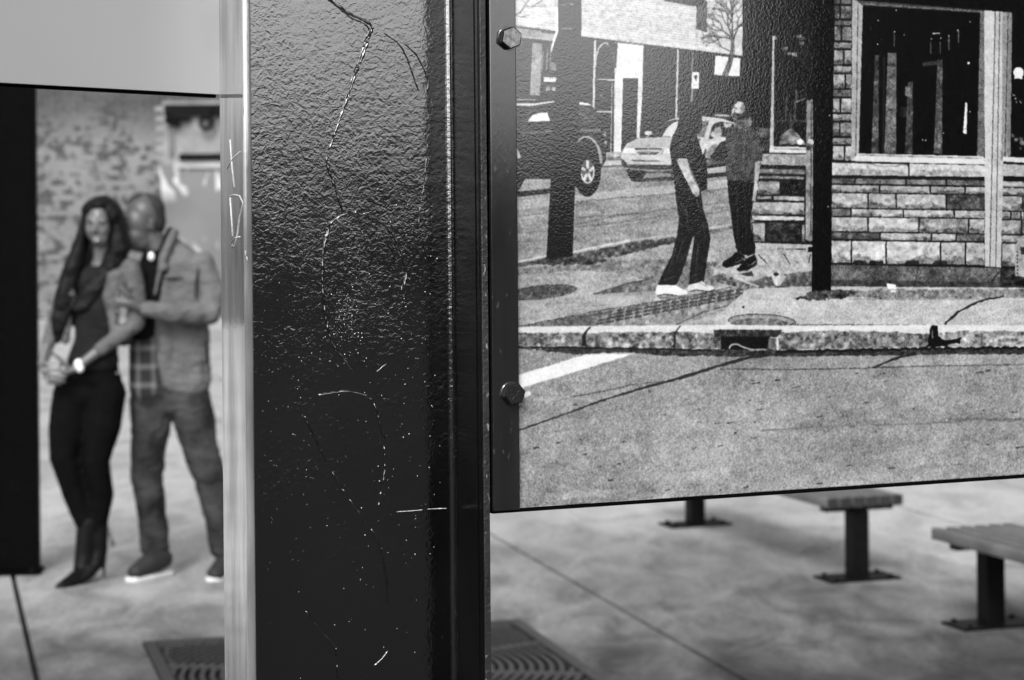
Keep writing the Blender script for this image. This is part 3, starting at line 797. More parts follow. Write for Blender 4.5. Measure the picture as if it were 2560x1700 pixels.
    jag_poly([(1846, 684), (1880, 678), (1884, 688), (1862, 690)], 0.12, 1.5, 0.8)
    # --- kerb
    poly([(1180, 818), (1800, 812), (1955, 814), (2340, 812), (3280, 818), (3280, 866), (2400, 870), (1940, 876), (1480, 868), (1180, 866)], 0.86, f=0.03, h=0.02)
    jag_poly([(1180, 834), (1460, 832), (1690, 830), (1785, 832), (1785, 873), (1480, 868), (1180, 866)], 0.50, 2.0, m=0.11, f=0.08, st=0.06)
    jag_poly([(1945, 832), (2080, 826), (2240, 830), (2335, 836), (2322, 868), (1945, 876)], 0.48, 2.0, m=0.11, f=0.08, st=0.06)
    jag_poly([(2346, 832), (2420, 828), (3280, 830), (3280, 866), (2340, 868)], 0.56, 2.2, m=0.12, f=0.08, st=0.05)
    line([(1476, 818), (1462, 834), (1460, 866)], [3, 11], 0.10, jag=2)
    line([(1702, 814), (1688, 836), (1686, 868)], [2, 9], 0.12, jag=2)
    jag_poly([(2328, 812), (2342, 814), (2346, 838), (2360, 850), (2390, 846), (2402, 842), (2398, 858), (2362, 864), (2336, 868), (2316, 868), (2322, 840)], 0.06, 2.5)
    line([(2330, 824), (2331, 846)], 2.5, 0.55)
    poly([(1784, 826), (1800, 824), (1955, 825), (1942, 843), (1786, 842)], 0.20, m=0.05, f=0.04)
    poly([(1802, 842), (1922, 842), (1934, 852), (1936, 876), (1802, 874)], 0.04)
    poly([(1784, 842), (1802, 842), (1802, 872), (1784, 870)], 0.36, m=0.07); jag_poly([(1922, 844), (1940, 846), (1940, 876), (1918, 872)], 0.38, 1.5, m=0.09)
    line([(1822, 872), (1828, 862), (1842, 860), (1858, 868), (1878, 874), (1918, 874)], [5, 4], 0.68)
    jag_poly([(1914, 880), (1922, 874), (1926, 878), (1918, 884)], 0.96, 0.8)
    # --- road in front
    poly([(1180, 866), (1480, 868), (1940, 877), (2400, 870), (3280, 866), (3280, 1500), (1180, 1500)], 0.60, f=0.06, l=0.025, xl=0.025)
    jag_poly([(1310, 872), (1480, 868), (1940, 877), (2400, 870), (3280, 866), (3280, 884), (2400, 886), (1900, 892), (1650, 888), (1560, 880), (1440, 886)], 0.22, 2.0, m=0.05, f=0.05)
    line([(1180, 867), (1470, 870), (1780, 876)], 4, 0.08, jag=1.2); line([(1940, 880), (2330, 871), (3280, 867)], 6, 0.07, jag=2.2)
    jag_poly([(1186, 972), (1287, 940), (1380, 912), (1466, 886), (1584, 884), (1540, 898), (1430, 932), (1287, 974), (1186, 1002)], 0.93, 1.2, l=0.02, f=0.02)
    line([(1240, 1092), (1290, 1078), (1400, 1040), (1500, 1003), (1600, 972), (1700, 945), (1790, 917), (1860, 897), (1930, 884)], [3, 8], 0.17, jag=0.8)
    line([(1430, 992), (1500, 980), (1590, 960), (1602, 970)], 3, 0.32, jag=0.9); line([(1590, 961), (1660, 952)], 2.4, 0.38, jag=0.9)
    line([(1380, 1004), (1440, 990)], 2, 0.42, 0.8, jag=1)
    line([(1800, 923), (1980, 924), (2180, 920), (2260, 916)], 3, 0.32, jag=0.8); line([(2200, 918), (2400, 914), (2560, 911), (3280, 905)], 2.6, 0.34, jag=0.8)
    line([(2180, 920), (2210, 908), (2250, 892), (2290, 884)], [3, 7], 0.14, jag=0.8)
    line([(1287, 1019), (1306, 1016)], 3, 0.25); jag_poly([(1308, 984), (1326, 976), (1328, 988), (1314, 994)], 0.90, 1.5)
    line([(1900, 1078), (2060, 1066), (2200, 1062), (2330, 1058), (2420, 1050), (2600, 1048)], 4, 0.44, 0.8, jag=2)
    line([(2370, 1050), (2440, 1046), (2600, 1052)], 8, 0.40, 0.6, jag=3)
    for _ in range(95):
        x, y = random.uniform(1850, 2620), random.uniform(925, 1210)
        if random.random() < 0.3: x = random.uniform(1290, 1900); y = random.uniform(1000, 1230)
        l = random.choice((5, 7, 9, 14, 20)); line([(x, y), (x + l, y - l * 0.12)], random.uniform(1.6, 3.6), random.choice((.16, .22, .3, .38)), 0.9, jag=0.8)
    for _ in range(14):
        x, y = random.uniform(1300, 2560), random.uniform(1000, 1180); ell(x, y, random.uniform(20, 60), random.uniform(4, 9), 0.48, -6, 0.45, f=0.06)
    for _ in range(9):
        x, y = random.uniform(1300, 2560), random.uniform(1180, 1250); ell(x, y, random.uniform(40, 90), random.uniform(5, 11), 0.70, -5, 0.4, f=0.06)

draw_print()
# grain, slight lens blur of the printed picture, and the fine dots of the ink
def gblur(a, n=1):
    for _ in range(n):
        a = (np.roll(a, 1, 0) + 2 * a + np.roll(a, -1, 0)) * 0.25
        a = (np.roll(a, 1, 1) + 2 * a + np.roll(a, -1, 1)) * 0.25
    return a
mid = np.clip((img - 0.12) * 3, 0, 1) * np.clip((0.98 - img) * 5, 0.25, 1)
img = img + mid * (NZ['d'] * 0.008 + NZ['m'] * 0.016 + NZ['st'] * 0.012)
img = img + mid * (NZ['xl'] * 0.010 + NZ['l'] * 0.006)
img = gblur(img, 2)
gr1 = gblur(RNG.standard_normal(img.shape).astype(np.float32), 1) * 2.2
gr2 = gblur(RNG.standard_normal(img.shape).astype(np.float32), 4) * 5.0
amp = 0.020 + 0.075 * np.clip(img * (1 - img) * 4, 0, 1) * (img > 0.16)
img = img + gr1 * amp * 0.36 + gr2 * amp * 0.2
img = np.clip(img, 0.0, 1.0)
img = img * 0.82 + 0.18 * (img * img * (3 - 2 * img))
img = np.clip(img * 0.95 - 0.012, 0.0, 0.93)
print_img = bpy.data.images.new('street_print', TW, THh, alpha=False)
px = np.ones((THh, TW, 4), np.float32)
px[..., 0] = px[..., 1] = px[..., 2] = img
print_img.pixels.foreach_set(px.ravel())
print_img.update(); print_img.pack()

def print_material():
    mt, nt, b = mat_new('glossy_street_print')
    tex = nt.nodes.new('ShaderNodeTexImage'); tex.image = print_img; tex.extension = 'EXTEND'
    uv = nt.nodes.new('ShaderNodeTexCoord'); nt.links.new(uv.outputs['UV'], tex.inputs[0])
    nt.links.new(tex.outputs[0], b.inputs['Base Color'])
    v = coords(nt, 'Object')
    n1 = noise(nt, v, 420, 2.5, 0.55, 0.3)
    # the film lies flat low down and is wrinkled in the upper part of the sheet
    b.inputs['Roughness'].default_value = 0.085
    b.inputs['IOR'].default_value = 3.0
    nt.links.new(bump(nt, n1, 1.0, 0.000075), b.inputs['Normal'])
    return mt
M_PRINT = print_material()
# ---------------------------------------------------------------- ground
E1 = Vector((0.966, 0.259, 0)).normalized(); E2 = Vector((-E1.y, E1.x, 0))
ROT_E = math.atan2(E1.y, E1.x)
bm = bmesh.new()
add_box(bm, -500, 500, -400, 600, -0.5, -0.02)
o = bm_obj('ground', bm, M_ASPH); tag(o, kind='structure')
plaza = empty('plaza_pavement', (0, 0, 0), ROT_E); tag(plaza, kind='structure')
joints1 = [0.353 + 2.365 * k for k in range(-11, 12)]
joints2 = [0.9, 5.6, 13.4, 21.2, 29.0, 36.8]
GX0, GX1, GY0, GY1 = 0.768, 2.268, 6.889, 8.388
gap = 0.012
for i in range(len(joints1) - 1):
    for j in range(len(joints2) - 1):
        x0, x1 = joints1[i] + gap, joints1[i + 1] - gap
        y0, y1 = joints2[j] + gap, joints2[j + 1] - gap
        bm = bmesh.new()
        if x0 < GX0 < x1 and y0 < GY0 < y1:
            xs = [x0, GX0, GX1, x1]; ys = [y0, GY0, GY1, y1]
        else:
            xs = [x0, x1]; ys = [y0, y1]
        top = {(a, b): bm.verts.new((xs[a], ys[b], 0)) for a in range(len(xs)) for b in range(len(ys))}
        fs = []
        for a in range(len(xs) - 1):
            for b in range(len(ys) - 1):
                if len(xs) == 4 and a == 1 and b == 1: continue
                fs.append(bm.faces.new((top[a, b], top[a + 1, b], top[a + 1, b + 1], top[a, b + 1])))
        r = bmesh.ops.extrude_face_region(bm, geom=fs)
        for v in r['geom']:
            if isinstance(v, bmesh.types.BMVert): v.co.z = -0.018
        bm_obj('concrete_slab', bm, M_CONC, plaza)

# ---------------------------------------------------------------- tree grate
grate = empty('tree_grate', E1 * ((GX0 + GX1) / 2) + E2 * ((GY0 + GY1) / 2), ROT_E)
tag(grate, 'square cast iron tree grate with curved slots set in the concrete behind the big post', 'tree grate')
box_obj('soil_bed', -0.748, 0.748, -0.747, 0.747, -0.06, -0.021, M_SOIL, grate)
bm = bmesh.new()
for a, b, c, d in ((-.744, .744, -.744, -.700), (-.744, .744, .700, .744), (-.744, -.700, -.6999, .6999), (.700, .744, -.6999, .6999)):
    add_box(bm, a, b, c, d, -0.018, 0.004)
bm_obj('grate_frame', bm, M_IRON, grate)
bm = bmesh.new()
for k in range(8):
    M = Matrix.Rotation(R(22.5 + 45 * k), 4, 'Z')
    add_box(bm, 0.20, 0.755, -0.016, 0.016, -0.014, 0.0025, M=M)
bm_obj('grate_rib', bm, M_IRON, grate)
for k in range(22):
    r0 = 0.20 + k * 0.036
    bm = bmesh.new(); seg = 96
    lim = 0.699
    for s in range(seg):
        a0, a1 = s * 2 * math.pi / seg, (s + 1) * 2 * math.pi / seg
        pts = [(r * math.cos(a), r * math.sin(a)) for a in (a0, a1) for r in (r0, r0 + 0.017)]
        if max(max(abs(p[0]), abs(p[1])) for p in pts) > lim: continue
        vs = [bm.verts.new((p[0], p[1], z)) for z in (-0.016, 0.001) for p in (pts[0], pts[1], pts[3], pts[2])]
        for f in ((4, 5, 6, 7), (0, 1, 5, 4), (2, 3, 7, 6)): bm.faces.new([vs[i] for i in f])
    if len(bm.faces) == 0: bm.free(); continue
    ro = bm_obj('grate_ring', bm, M_IRON, grate)
    if k > 13: ro['kind'] = 'stuff'

# ---------------------------------------------------------------- channel post
def channel_post(loc, rz, h, web_mat, base=True):
    t = empty('steel_post', loc, rz)
    Wd, Dp, TF, TWb = 0.2426, 0.075, 0.0085, 0.008
    def prism(name, prof, z0, z1, mat, smooth=False):
        bm = bmesh.new()
        lo = [bm.verts.new((x, y, z0)) for x, y in prof]; hi = [bm.verts.new((x, y, z1)) for x, y in prof]
        n = len(prof)
        for i in range(n):
            bm.faces.new((lo[i], lo[(i + 1) % n], hi[(i + 1) % n], hi[i]))
        bm.faces.new(lo[::-1]); bm.faces.new(hi)
        return bm_obj(name, bm, mat, t, smooth)
    # web with rolled fillets at both sides
    f = 0.006
    prof = [(-Wd + TF, Dp - f)]
    for k in range(1, 7):
        a = math.pi - (math.pi / 2) * k / 6.0
        prof.append((-Wd + TF + f + f * math.cos(a), Dp - f + f * math.sin(a)))
    for k in range(0, 7):
        a = math.pi / 2 - (math.pi / 2) * k / 6.0
        prof.append((-TF - f + f * math.cos(a), Dp - f + f * math.sin(a)))
    prof += [(-TF, Dp + TWb), (-Wd + TF, Dp + TWb)]
    prism('web', prof, 0.012, h, web_mat)
    # flanges, each with a rounded toe; the outer side is a lighter paint
    def toe(x0, x1):
        r = (x1 - x0) / 2
        pr = [(x0, Dp + TWb)]
        pr += [(x0 + r + r * math.cos(a), r * 0.6 + r * 0.6 * math.sin(a)) for a in [math.pi + math.pi * k / 8.0 for k in range(9)]]
        pr += [(x1, Dp + TWb)]
        return pr
    fl = prism('flange', toe(-Wd, -Wd + TF), 0.012, h, M_SIDE)
    fr = prism('flange', toe(-TF, 0.0), 0.012, h, M_FLANGE)
    fl['label'] = 'grey left flange with scratched letters'
    bmm = bmesh.new()
    add_box(bmm, -TF + 0.0012, -0.0012, -0.0014, 0.0012, 0.013, h - 0.001, 0.0006)
    bm_obj('flange_edge', bmm, M_LIP, t)
    bmm = bmesh.new()
    for x in (0.0105,): add_box(bmm, -TF - 0.0008, -TF, x, x + 0.0012, 0.013, h - 0.001, 0.0002)
    bm_obj('flange_ridge', bmm, M_FLANGE, t)
    if base:
        mg = 0.04 if web_mat is M_WEB else 0.012
        b = box_obj('base_plate', -Wd - mg, mg, -0.05, Dp + 0.06, 0.0, 0.014, M_BLACK, t, 0.002)
        for x in ((-Wd - 0.02, 0.02) if web_mat is M_WEB else (-Wd + .03, -.03)):
            for y in (-0.03, Dp + 0.04):
                bm = bmesh.new(); bmesh.ops.create_cone(bm, cap_ends=True, segments=6, radius1=0.013, radius2=0.013, depth=0.012, matrix=Matrix.Translation((x, y, 0.02)))
                bm_obj('anchor_bolt', bm, M_BOLTD, t)
    return t
post = channel_post(O2, TH, 3.3, M_WEB)
tag(post, 'big glossy black steel channel post covered in scratched graffiti beside the street print', 'post')

def web_local(px, py, yoff):
    a, z = plane_pt(px, py, yoff)
    return (a, yoff, z)
S = 2560 / 2361.0
def scratch(name, pts, r, mat, yoff=0.0745, jag=0.0006, broken=0.0, parent=post):
    P = []
    for (x, y) in pts: P.append(Vector(web_local(x * S, y * S, yoff)))
    # resample with Catmull-Rom
    Q = []
    n = len(P)
    for i in range(n - 1):
        p0, p1, p2, p3 = P[max(0, i - 1)], P[i], P[i + 1], P[min(n - 1, i + 2)]
        m_ = max(2, int((p2 - p1).length / 0.0022))
        for k in range(m_):
            t = k / m_
            q = 0.5 * ((2 * p1) + (p2 - p0) * t + (2 * p0 - 5 * p1 + 4 * p2 - p3) * t * t + (3 * p1 - p0 - 3 * p2 + p3) * t ** 3)
            Q.append(q + Vector((random.uniform(-jag, jag), 0, random.uniform(-jag, jag))))
    Q.append(P[-1])
    bm = bmesh.new()
    run = []
    for q in Q + [None]:
        if q is None or (broken and random.random() < broken):
            if len(run) > 2:
                tube(bm, run, [r * random.uniform(0.5, 1.25) * (0.35 if i in (0, len(run) - 1) else 1) for i in range(len(run))], 6)
            run = []
        else: run.append(q)
    if len(bm.faces) == 0: bm.free(); return
    return bm_obj(name, bm, mat, parent, True)
SCR = [
    ([(735, -20), (800, 28), (856, 58), (850, 90), (812, 195), (768, 318)], .0011, 0.0),
    ([(742, -20), (802, 36), (848, 62), (842, 95), (805, 200), (775, 300)], .0006, 0.05),
    ([(768, 318), (754, 372), (772, 430), (792, 492)], .0009, 0.04),
    ([(752, 560), (762, 518), (792, 495), (832, 491), (882, 515), (916, 560), (936, 622), (932, 660)], .0009, 0.03),
    ([(754, 532), (744, 600), (747, 700), (762, 780), (786, 820), (815, 853)], .0009, 0.06),
    ([(733, 912), (790, 903), (832, 908), (860, 922)], .0010, 0.02),
    ([(862, 926), (872, 960), (884, 1010), (888, 1060)], .0007, 0.12),
    ([(888, 1070), (884, 1110), (876, 1150), (872, 1180)], .0006, 0.25),
    ([(702, 960), (760, 1078), (812, 1160), (868, 1240), (888, 1320), (894, 1400)], .0007, 0.16),
    ([(704, 1408), (738, 1452), (775, 1490)], .0006, 0.04),
    ([(775, 1490), (778, 1568)], .0005, 0.2),
    ([(884, 75), (925, 108), (950, 165), (965, 210)], .0005, 0.0),
    ([(930, 98), (962, 130), (985, 180), (985, 215)], .0005, 0.05),
    ([(868, 858), (892, 838)], .0006, 0.0),
    ([(862, 1535), (882, 1518), (895, 1500)], .0005, 0.1),
    ([(986, 330), (978, 420), (968, 480), (965, 522)], .0004, 0.25),
    ([(900, 500), (905, 560), (912, 620)], .0004, 0.2),
]
for pts, r, br in SCR: scratch('paint_scratch', pts, r * 1.4, M_RIDGE, broken=br * 0.35, jag=0.0004)
scratch('bare_scratch', [(915, 1180), (960, 1177), (985, 1174), (1030, 1172)], .0004, M_SCR, jag=0.0001, broken=0.04)
# small blisters and runs in the paint
bm = bmesh.new()
for k in range(520):
    if k < 380:
        x = random.uniform(600, 1030); y = random.choice((random.gauss(1000, 260), random.gauss(650, 200), random.uniform(0, 1500)))
    else:
        x = random.gauss(800, 24); y = random.gauss(740, 45)
    a, yy, z = web_local(x * S, y * S, 0.0745)
    if not (-0.225 < a < -0.022): continue
    r = random.choice((.0004, .0005, .0006, .0009))
    bmesh.ops.create_icosphere(bm, subdivisions=1, radius=r, matrix=Matrix.Translation((a, 0.075, z)) @ Matrix.Diagonal((random.uniform(.8, 1.6), 0.8, random.uniform(.8, 2.2), 1)))
o = bm_obj('paint_blister', bm, M_RIDGE, post, True); tag(o, kind='stuff')
# scratched letters on the grey outer side of the left flange (plane x = -Wd)
def side_pt(px, py):
    u = (px - CX) / F_PX; v = (HOR - py) / F_PX
    r = Fv + Rv * u + Uv * v
    o_ = O2 + dA * -0.2428; o_.z = 0
    c = Vector((0, 0, CAM_H)); t = (o_ - c).dot(dA) / r.dot(dA); p = c + r * t
    return (-0.2428, (p - O2).dot(dN), p.z)
for pts in ([(530, 322), (534, 380), (540, 432)], [(524, 388), (536, 366), (553, 350)], [(528, 452), (540, 449), (552, 451), (560, 468), (552, 500), (546, 545), (541, 566), (535, 572), (534, 558), (542, 548), (553, 546)], [(530, 455), (533, 500), (536, 545)], [(566, 578), (566, 590)], [(569, 592), (570, 600)]):
    bm = bmesh.new()
    P = [Vector(side_pt(x * S, y * S)) for x, y in pts]
    tube(bm, P, 0.0006, 5); bm_obj('letter_scratch', bm, M_SCR, post, True)

# ---------------------------------------------------------------- street print sign
sign = empty('street_print_sign', O2, TH)
tag(sign, 'glossy framed street photograph of two men talking outside a corner shop, bolted to the post', 'sign')
bm = bmesh.new()
vs = [bm.verts.new(p) for p in ((PA0, 0.001, PZ0), (PA1, 0.001, PZ0), (PA1, 0.001, PZ1), (PA0, 0.001, PZ1))]
f = bm.faces.new(vs); uvl = bm.loops.layers.uv.new('UVMap')
for lp, uv in zip(f.loops, ((0, 0), (1, 0), (1, 1), (0, 1))): lp[uvl].uv = uv
me = bpy.data.meshes.new('print_sheet'); bm.to_mesh(me); bm.free()
pr_o = mesh_obj('print_sheet', me, M_PRINT, sign)
box_obj('backing_board', 0.002, PA1, 0.0016, 0.007, PZ0 - 0.0015, PZ1, M_BLACK, sign)
box_obj('bottom_rail', 0.002, PA1, 0.0004, 0.020, PZ0 - 0.0038, PZ0 - 0.0017, M_BLACK, sign)
box_obj('mounting_bar', 0.0016, 0.0290, -0.0045, 0.0006, PZ0 - 0.001, PZ1 + 0.05, M_STRIP, sign, 0.0008)
def hex_bolt(a, z, rot, mat):
    b = empty('hex_bolt', (a, -0.0045, z)); b.parent = sign
    bm = bmesh.new()
    bmesh.ops.create_cone(bm, cap_ends=True, segments=32, radius1=0.0118, radius2=0.0114, depth=0.0014, matrix=Matrix.Translation((0, -0.0007, 0)) @ Matrix.Rotation(R(90), 4, 'X'))
    bm_obj('washer', bm, M_STRIP, b)
    bm = bmesh.new()
    bmesh.ops.create_cone(bm, cap_ends=True, segments=6, radius1=0.0112, radius2=0.0112, depth=0.0068, matrix=Matrix.Translation((0, -0.0048, 0)) @ Matrix.Rotation(R(rot), 4, 'Y') @ Matrix.Rotation(R(90), 4, 'X'))
    bmesh.ops.bevel(bm, geom=bm.edges[:], offset=0.0005, segments=2, affect='EDGES')
    bm_obj('bolt_side', bm, M_BOLTD, b)
    bm = bmesh.new()
    bmesh.ops.create_cone(bm, cap_ends=True, segments=6, radius1=0.0103, radius2=0.0098, depth=0.0008, matrix=Matrix.Translation((0, -0.0085, 0)) @ Matrix.Rotation(R(rot), 4, 'Y') @ Matrix.Rotation(R(90), 4, 'X'))
    for k in range(7):
        an = k * math.pi * 2 / 7 + rot
        M = Matrix.Translation((0, -0.0088, 0)) @ Matrix.Rotation(an, 4, 'Y')
        add_box(bm, 0.0025, 0.0078 - 0.002 * (k % 2), -0.0005, 0.0001, -0.0003, 0.0003, M=M)
    bm_obj('bolt_face', bm, mat, b)
    return b
hex_bolt(0.0215, 1.8126, 8, M_BOLT)
hex_bolt(0.0215, 1.4690, 20, M_STRIP)

# ---------------------------------------------------------------- white sign back at the left
PR = W(553, 236, 2.085); PRd = Vector((0.573, 0.819, 0)).normalized()
t = empty('white_sign', (PR.x, PR.y, 0), math.atan2(PRd.y, PRd.x))
tag(t, 'plain white sign board seen from behind, above the couple and left of the big post', 'sign')
zb = PR.z
bm = bmesh.new()      # a thin sheet, slightly bowed towards its free side
NB = 26
def bow(x): return 0.0
cols = []
for k in range(NB + 1):
    x = -1.05 * k / NB
    cols.append([bm.verts.new((x, bow(x) + yo, z)) for yo, z in ((0, zb), (0, zb + 1.0), (0.006, zb + 1.0), (0.006, zb))])
for k in range(NB):
    for q in range(4): bm.faces.new((cols[k][q], cols[k][(q + 1) % 4], cols[k + 1][(q + 1) % 4], cols[k + 1][q]))
bm.faces.new(cols[0]); bm.faces.new(cols[-1][::-1])
bm_obj('sign_board', bm, M_WHITE, t)
bm = bmesh.new(); cols = []
for k in range(NB + 1):
    x = -0.0005 - 1.049 * k / NB
    cols.append([bm.verts.new((x, bow(x) + yo, z)) for yo, z in ((0.0062, zb - 0.003), (0.0062, zb + 0.012), (0.012, zb + 0.012), (0.012, zb - 0.003))])
for k in range(NB):
    for q in range(4): bm.faces.new((cols[k][q], cols[k][(q + 1) % 4], cols[k + 1][(q + 1) % 4], cols[k + 1][q]))
bm.faces.new(cols[0]); bm.faces.new(cols[-1][::-1])
bm_obj('edge_rail', bm, M_BLACK, t)
box_obj('bracket', -0.004, 0.05, 0.0065, 0.012, zb + 0.05, zb + 0.9, M_BLACK, t)

# ---------------------------------------------------------------- second post at the left
p2 = WG(100, 1434)
post2 = channel_post((p2.x - 0.005, p2.y, 0), R(6), 3.3, M_BLACK, True)
for c in post2.children:
    if c.name.startswith('flange'):
        c.data.materials.clear(); c.data.materials.append(M_BLACK)
        if 'label' in c: del c['label']
bpy.data.objects.remove([c for c in post2.children if c.name.startswith('flange_ridge')][0])
tag(post2, 'matt black steel post at the left edge of the picture, standing beside the couple', 'post')
# ---------------------------------------------------------------- benches
M_ENDG = simple('slat_end', 0.015, 0.7, 0.3, 20)
def bench(leg0, leg1, ov0, ov1, label):
    """leg0, leg1: ground points of the two legs; slats run from one to the other"""
    d = (leg1 - leg0); ln = d.length; ang = math.atan2(d.y, d.x)
    b = empty('slatted_bench', leg0, ang)
    tag(b, label, 'bench', 'slatted benches on the plaza')
    n, w = 6, 0.047
    wid = 0.37; top = 0.372; th = 0.048
    pitch = (wid - w) / (n - 1)
    for k in range(n):
        yc = -wid / 2 + w / 2 + k * pitch
        bm = bmesh.new(); edge = k in (0, n - 1)
        add_box(bm, -ov0, ln + ov1, yc - w / 2 + (0 if edge else .003), yc + w / 2 - (0 if edge else .003), top - th, top, 0.014 if edge else 0.005)
        sl = bm_obj('slat', bm, M_WOOD, b)
        for xe in (-ov0 - 0.004, ln + ov1 - 0.002):
            e_ = box_obj('end_cap', xe, xe + 0.006, yc - w / 2 + .002, yc + w / 2 - .002, top - th + .001, top - .002, M_ENDG, sl)
    for x in (0.0, ln):
        box_obj('leg', x - 0.04, x + 0.04, -0.04, 0.04, 0.010, top - th - 0.022, M_LEG, b, 0.004)
        box_obj('support_arm', x - 0.03, x + 0.03, -wid / 2 + 0.02, wid / 2 - 0.02, top - th - 0.022, top - th - 0.0005, M_LEG, b, 0.002)
        for sx_ in (-.06, .06):
            for sy_ in (-.13, .13):
                bq = bmesh.new(); bmesh.ops.create_cone(bq, cap_ends=True, segments=6, radius1=0.012, radius2=0.012, depth=0.012, matrix=Matrix.Translation((x + sx_, sy_, 0.0175)))
                bm_obj('anchor_bolt', bq, M_BOLTD, b)
        box_obj('base_plate', x - 0.09, x + 0.09, -0.17, 0.17, 0.0, 0.011, M_LEG, b, 0.002)
    return b
near, far = WG(2143, 1446), WG(1738, 1312)
ba = bench(near, far, 0.08, 0.25, 'slatted bench whose near end shows its slat ends, partly hidden by the sign')
dB = (far - near).normalized()
nb = WG(2478, 1562)
bench(nb - dB * 1.75, nb, 0.25, 0.13, 'slatted bench cut off by the right edge of the picture, nearest the camera')

# ---------------------------------------------------------------- painted brick wall far behind the couple
WY = 33.0
wall = empty('brick_wall', (0, WY, 0)); tag(wall, 'old brick wall with flaking white paint and graffiti behind the couple', 'wall')
box_obj('mortar_core', -13, 24, 0.006, 0.4, 0, 7.5, M_MORTAR, wall)
bm = bmesh.new(); add_box(bm, 0.005, 0.22, -0.008, 0.02, 0.005, 0.07, 0)
bmesh.ops.recalc_face_normals(bm, faces=bm.faces[:])
brick_me = bpy.data.meshes.new('brick'); bm.to_mesh(brick_me); bm.free(); brick_me.materials.append(M_BRICK)
def bx_of(px): return (px - CX) / F_PX * WY
def bz_of(py, px=330): return W(px, py, WY).z
# openings (window, mural board) where no bricks are laid
hole = (bx_of(412), bx_of(640), bz_of(402), bz_of(262))
count = 0; rest = []
for r_ in range(0, 100):
    z = r_ * 0.075
    for c_ in range(-58, 107):
        x = (c_ - (0.5 if r_ % 2 else 0)) * 0.225
        if x < -13 or x > 23.7: continue
        if hole[0] - 0.2 < x < hole[1] and hole[2] - 0.07 < z < hole[3]: continue
        view = bx_of(96) - .1 < x < bx_of(570) and z < 3.75
        # behind the couple or the mural nothing of the wall shows
        inter = view and z > 1.95 and x < bx_of(440)
        (rest if not inter or count >= 300 else [None]).append((x, z)) if not (inter and count < 300) else None
        if inter and count < 300:
            o = bpy.data.objects.new('brick', brick_me); o.location = (x, random.uniform(-.006, .004), z); o.parent = wall; COL.objects.link(o); count += 1
V, Fc = [], []
rr_ = random.Random(9)
for x, z in rest:
    d = rr_.uniform(-.006, .004); i = len(V)
    x0, x1, y0, y1, z0, z1 = x + .005, x + .22, -.008 + d, .02, z + .005, z + .07
    V += [(x0, y0, z0), (x1, y0, z0), (x1, y0, z1), (x0, y0, z1), (x0, y1, z0), (x1, y1, z0), (x1, y1, z1), (x0, y1, z1)]
    Fc += [(i, i + 1, i + 2, i + 3), (i, i + 4, i + 5, i + 1), (i + 3, i + 2, i + 6, i + 7), (i, i + 3, i + 7, i + 4), (i + 1, i + 5, i + 6, i + 2)]
me = bpy.data.meshes.new('brickwork'); me.from_pydata(V, [], Fc)
o = mesh_obj('brickwork', me, M_BRICK, wall); tag(o, kind='stuff')
# window
win = empty('window', (0, 0, 0)); win.parent = wall
def wbox(name, px0, px1, py0, py1, y0, y1, mat, par=None, bev=0):
    xa, xb = bx_of(px0), bx_of(px1); za, zb_ = bz_of(py1), bz_of(py0)
    return box_obj(name, xa, xb, y0, y1, za, zb_, mat, par or win, bev)
M_DK = simple('dark_iron', 0.006, 0.7, 0.3, 5, spec=0.08)
M_PANE = simple('boarded_pane', 0.18, 0.5, 0.35, 3.5)
M_LEDGE = simple('painted_ledge', 0.30, 0.7, 0.15, 3)
wbox('lintel', 415, 640, 263, 292, -0.10, 0.05, M_DK)
wbox('pane', 437, 640, 292, 387, 0.02, 0.055, M_PANE)
wbox('frame', 424, 437, 288, 392, -0.03, 0.055, simple('window_frame', 0.10, 0.6, 0.2, 4))
wbox('sill', 452, 640, 386, 401, -0.14, 0.0, M_DK)
bm = bmesh.new()
for k in range(20):
    a0, a1 = k * math.pi / 10, (k + 1) * math.pi / 10
    cx_, cz_ = bx_of(521), bz_of(310)
    tube(bm, [(cx_ + .09 * math.cos(a0), -.16, cz_ + .09 * math.sin(a0)), (cx_ + .09 * math.cos(a1), -.16, cz_ + .09 * math.sin(a1))], 0.035, 6)
add_box(bm, cx_ - .08, cx_ + .08, -.20, -.12, cz_ + .10, cz_ + .24)
bm_obj('hanging_ring', bm, M_DK, win)
bm = bmesh.new()
tube(bm, [(bx_of(425), -.08, bz_of(292)), (bx_of(440), -.08, bz_of(306)), (bx_of(452), -.08, bz_of(318))], [.12, .08, .03], 6)
tube(bm, [(bx_of(425), -.08, bz_of(292)), (bx_of(480), -.08, bz_of(298))], [.09, .05], 6)
bm_obj('bracket', bm, M_DK, win)
# mural board below the window
def mural():
    mt, nt, b = mat_new('graffiti_mural')
    v = coords(nt, 'Position', (1, 1, 0.45))
    n1 = noise(nt, v, 4.2, 2.5, 0.5, 1.0)
    n2 = noise(nt, coords(nt, 'Position'), 1.1, 2)
    s1 = ramp(nt, n1, [(0.52, 0.0), (0.56, 1.0)])
    geo = nt.nodes.new('ShaderNodeNewGeometry'); sep = nt.nodes.new('ShaderNodeSeparateXYZ'); nt.links.new(geo.outputs['Position'], sep.inputs[0])
    dv = nd(nt, 'ShaderNodeMath', operation='DIVIDE'); nt.links.new(sep.outputs[2], dv.inputs[0]); dv.inputs[1].default_value = 3.0
    band = ramp(nt, dv.outputs[0], [(0.30, 0.9), (0.42, 0.0), (0.58, 0.0), (0.66, 1.0)])
    f = mixc(nt, 1.0, s1, band, 'MULTIPLY')
    x = mixc(nt, f, ramp(nt, n2, [(0.3, 0.085), (0.7, 0.14)]), g(0.42))
    nt.links.new(x, b.inputs['Base Color']); b.inputs['Roughness'].default_value = 0.6
    return mt
M_MUR = mural()
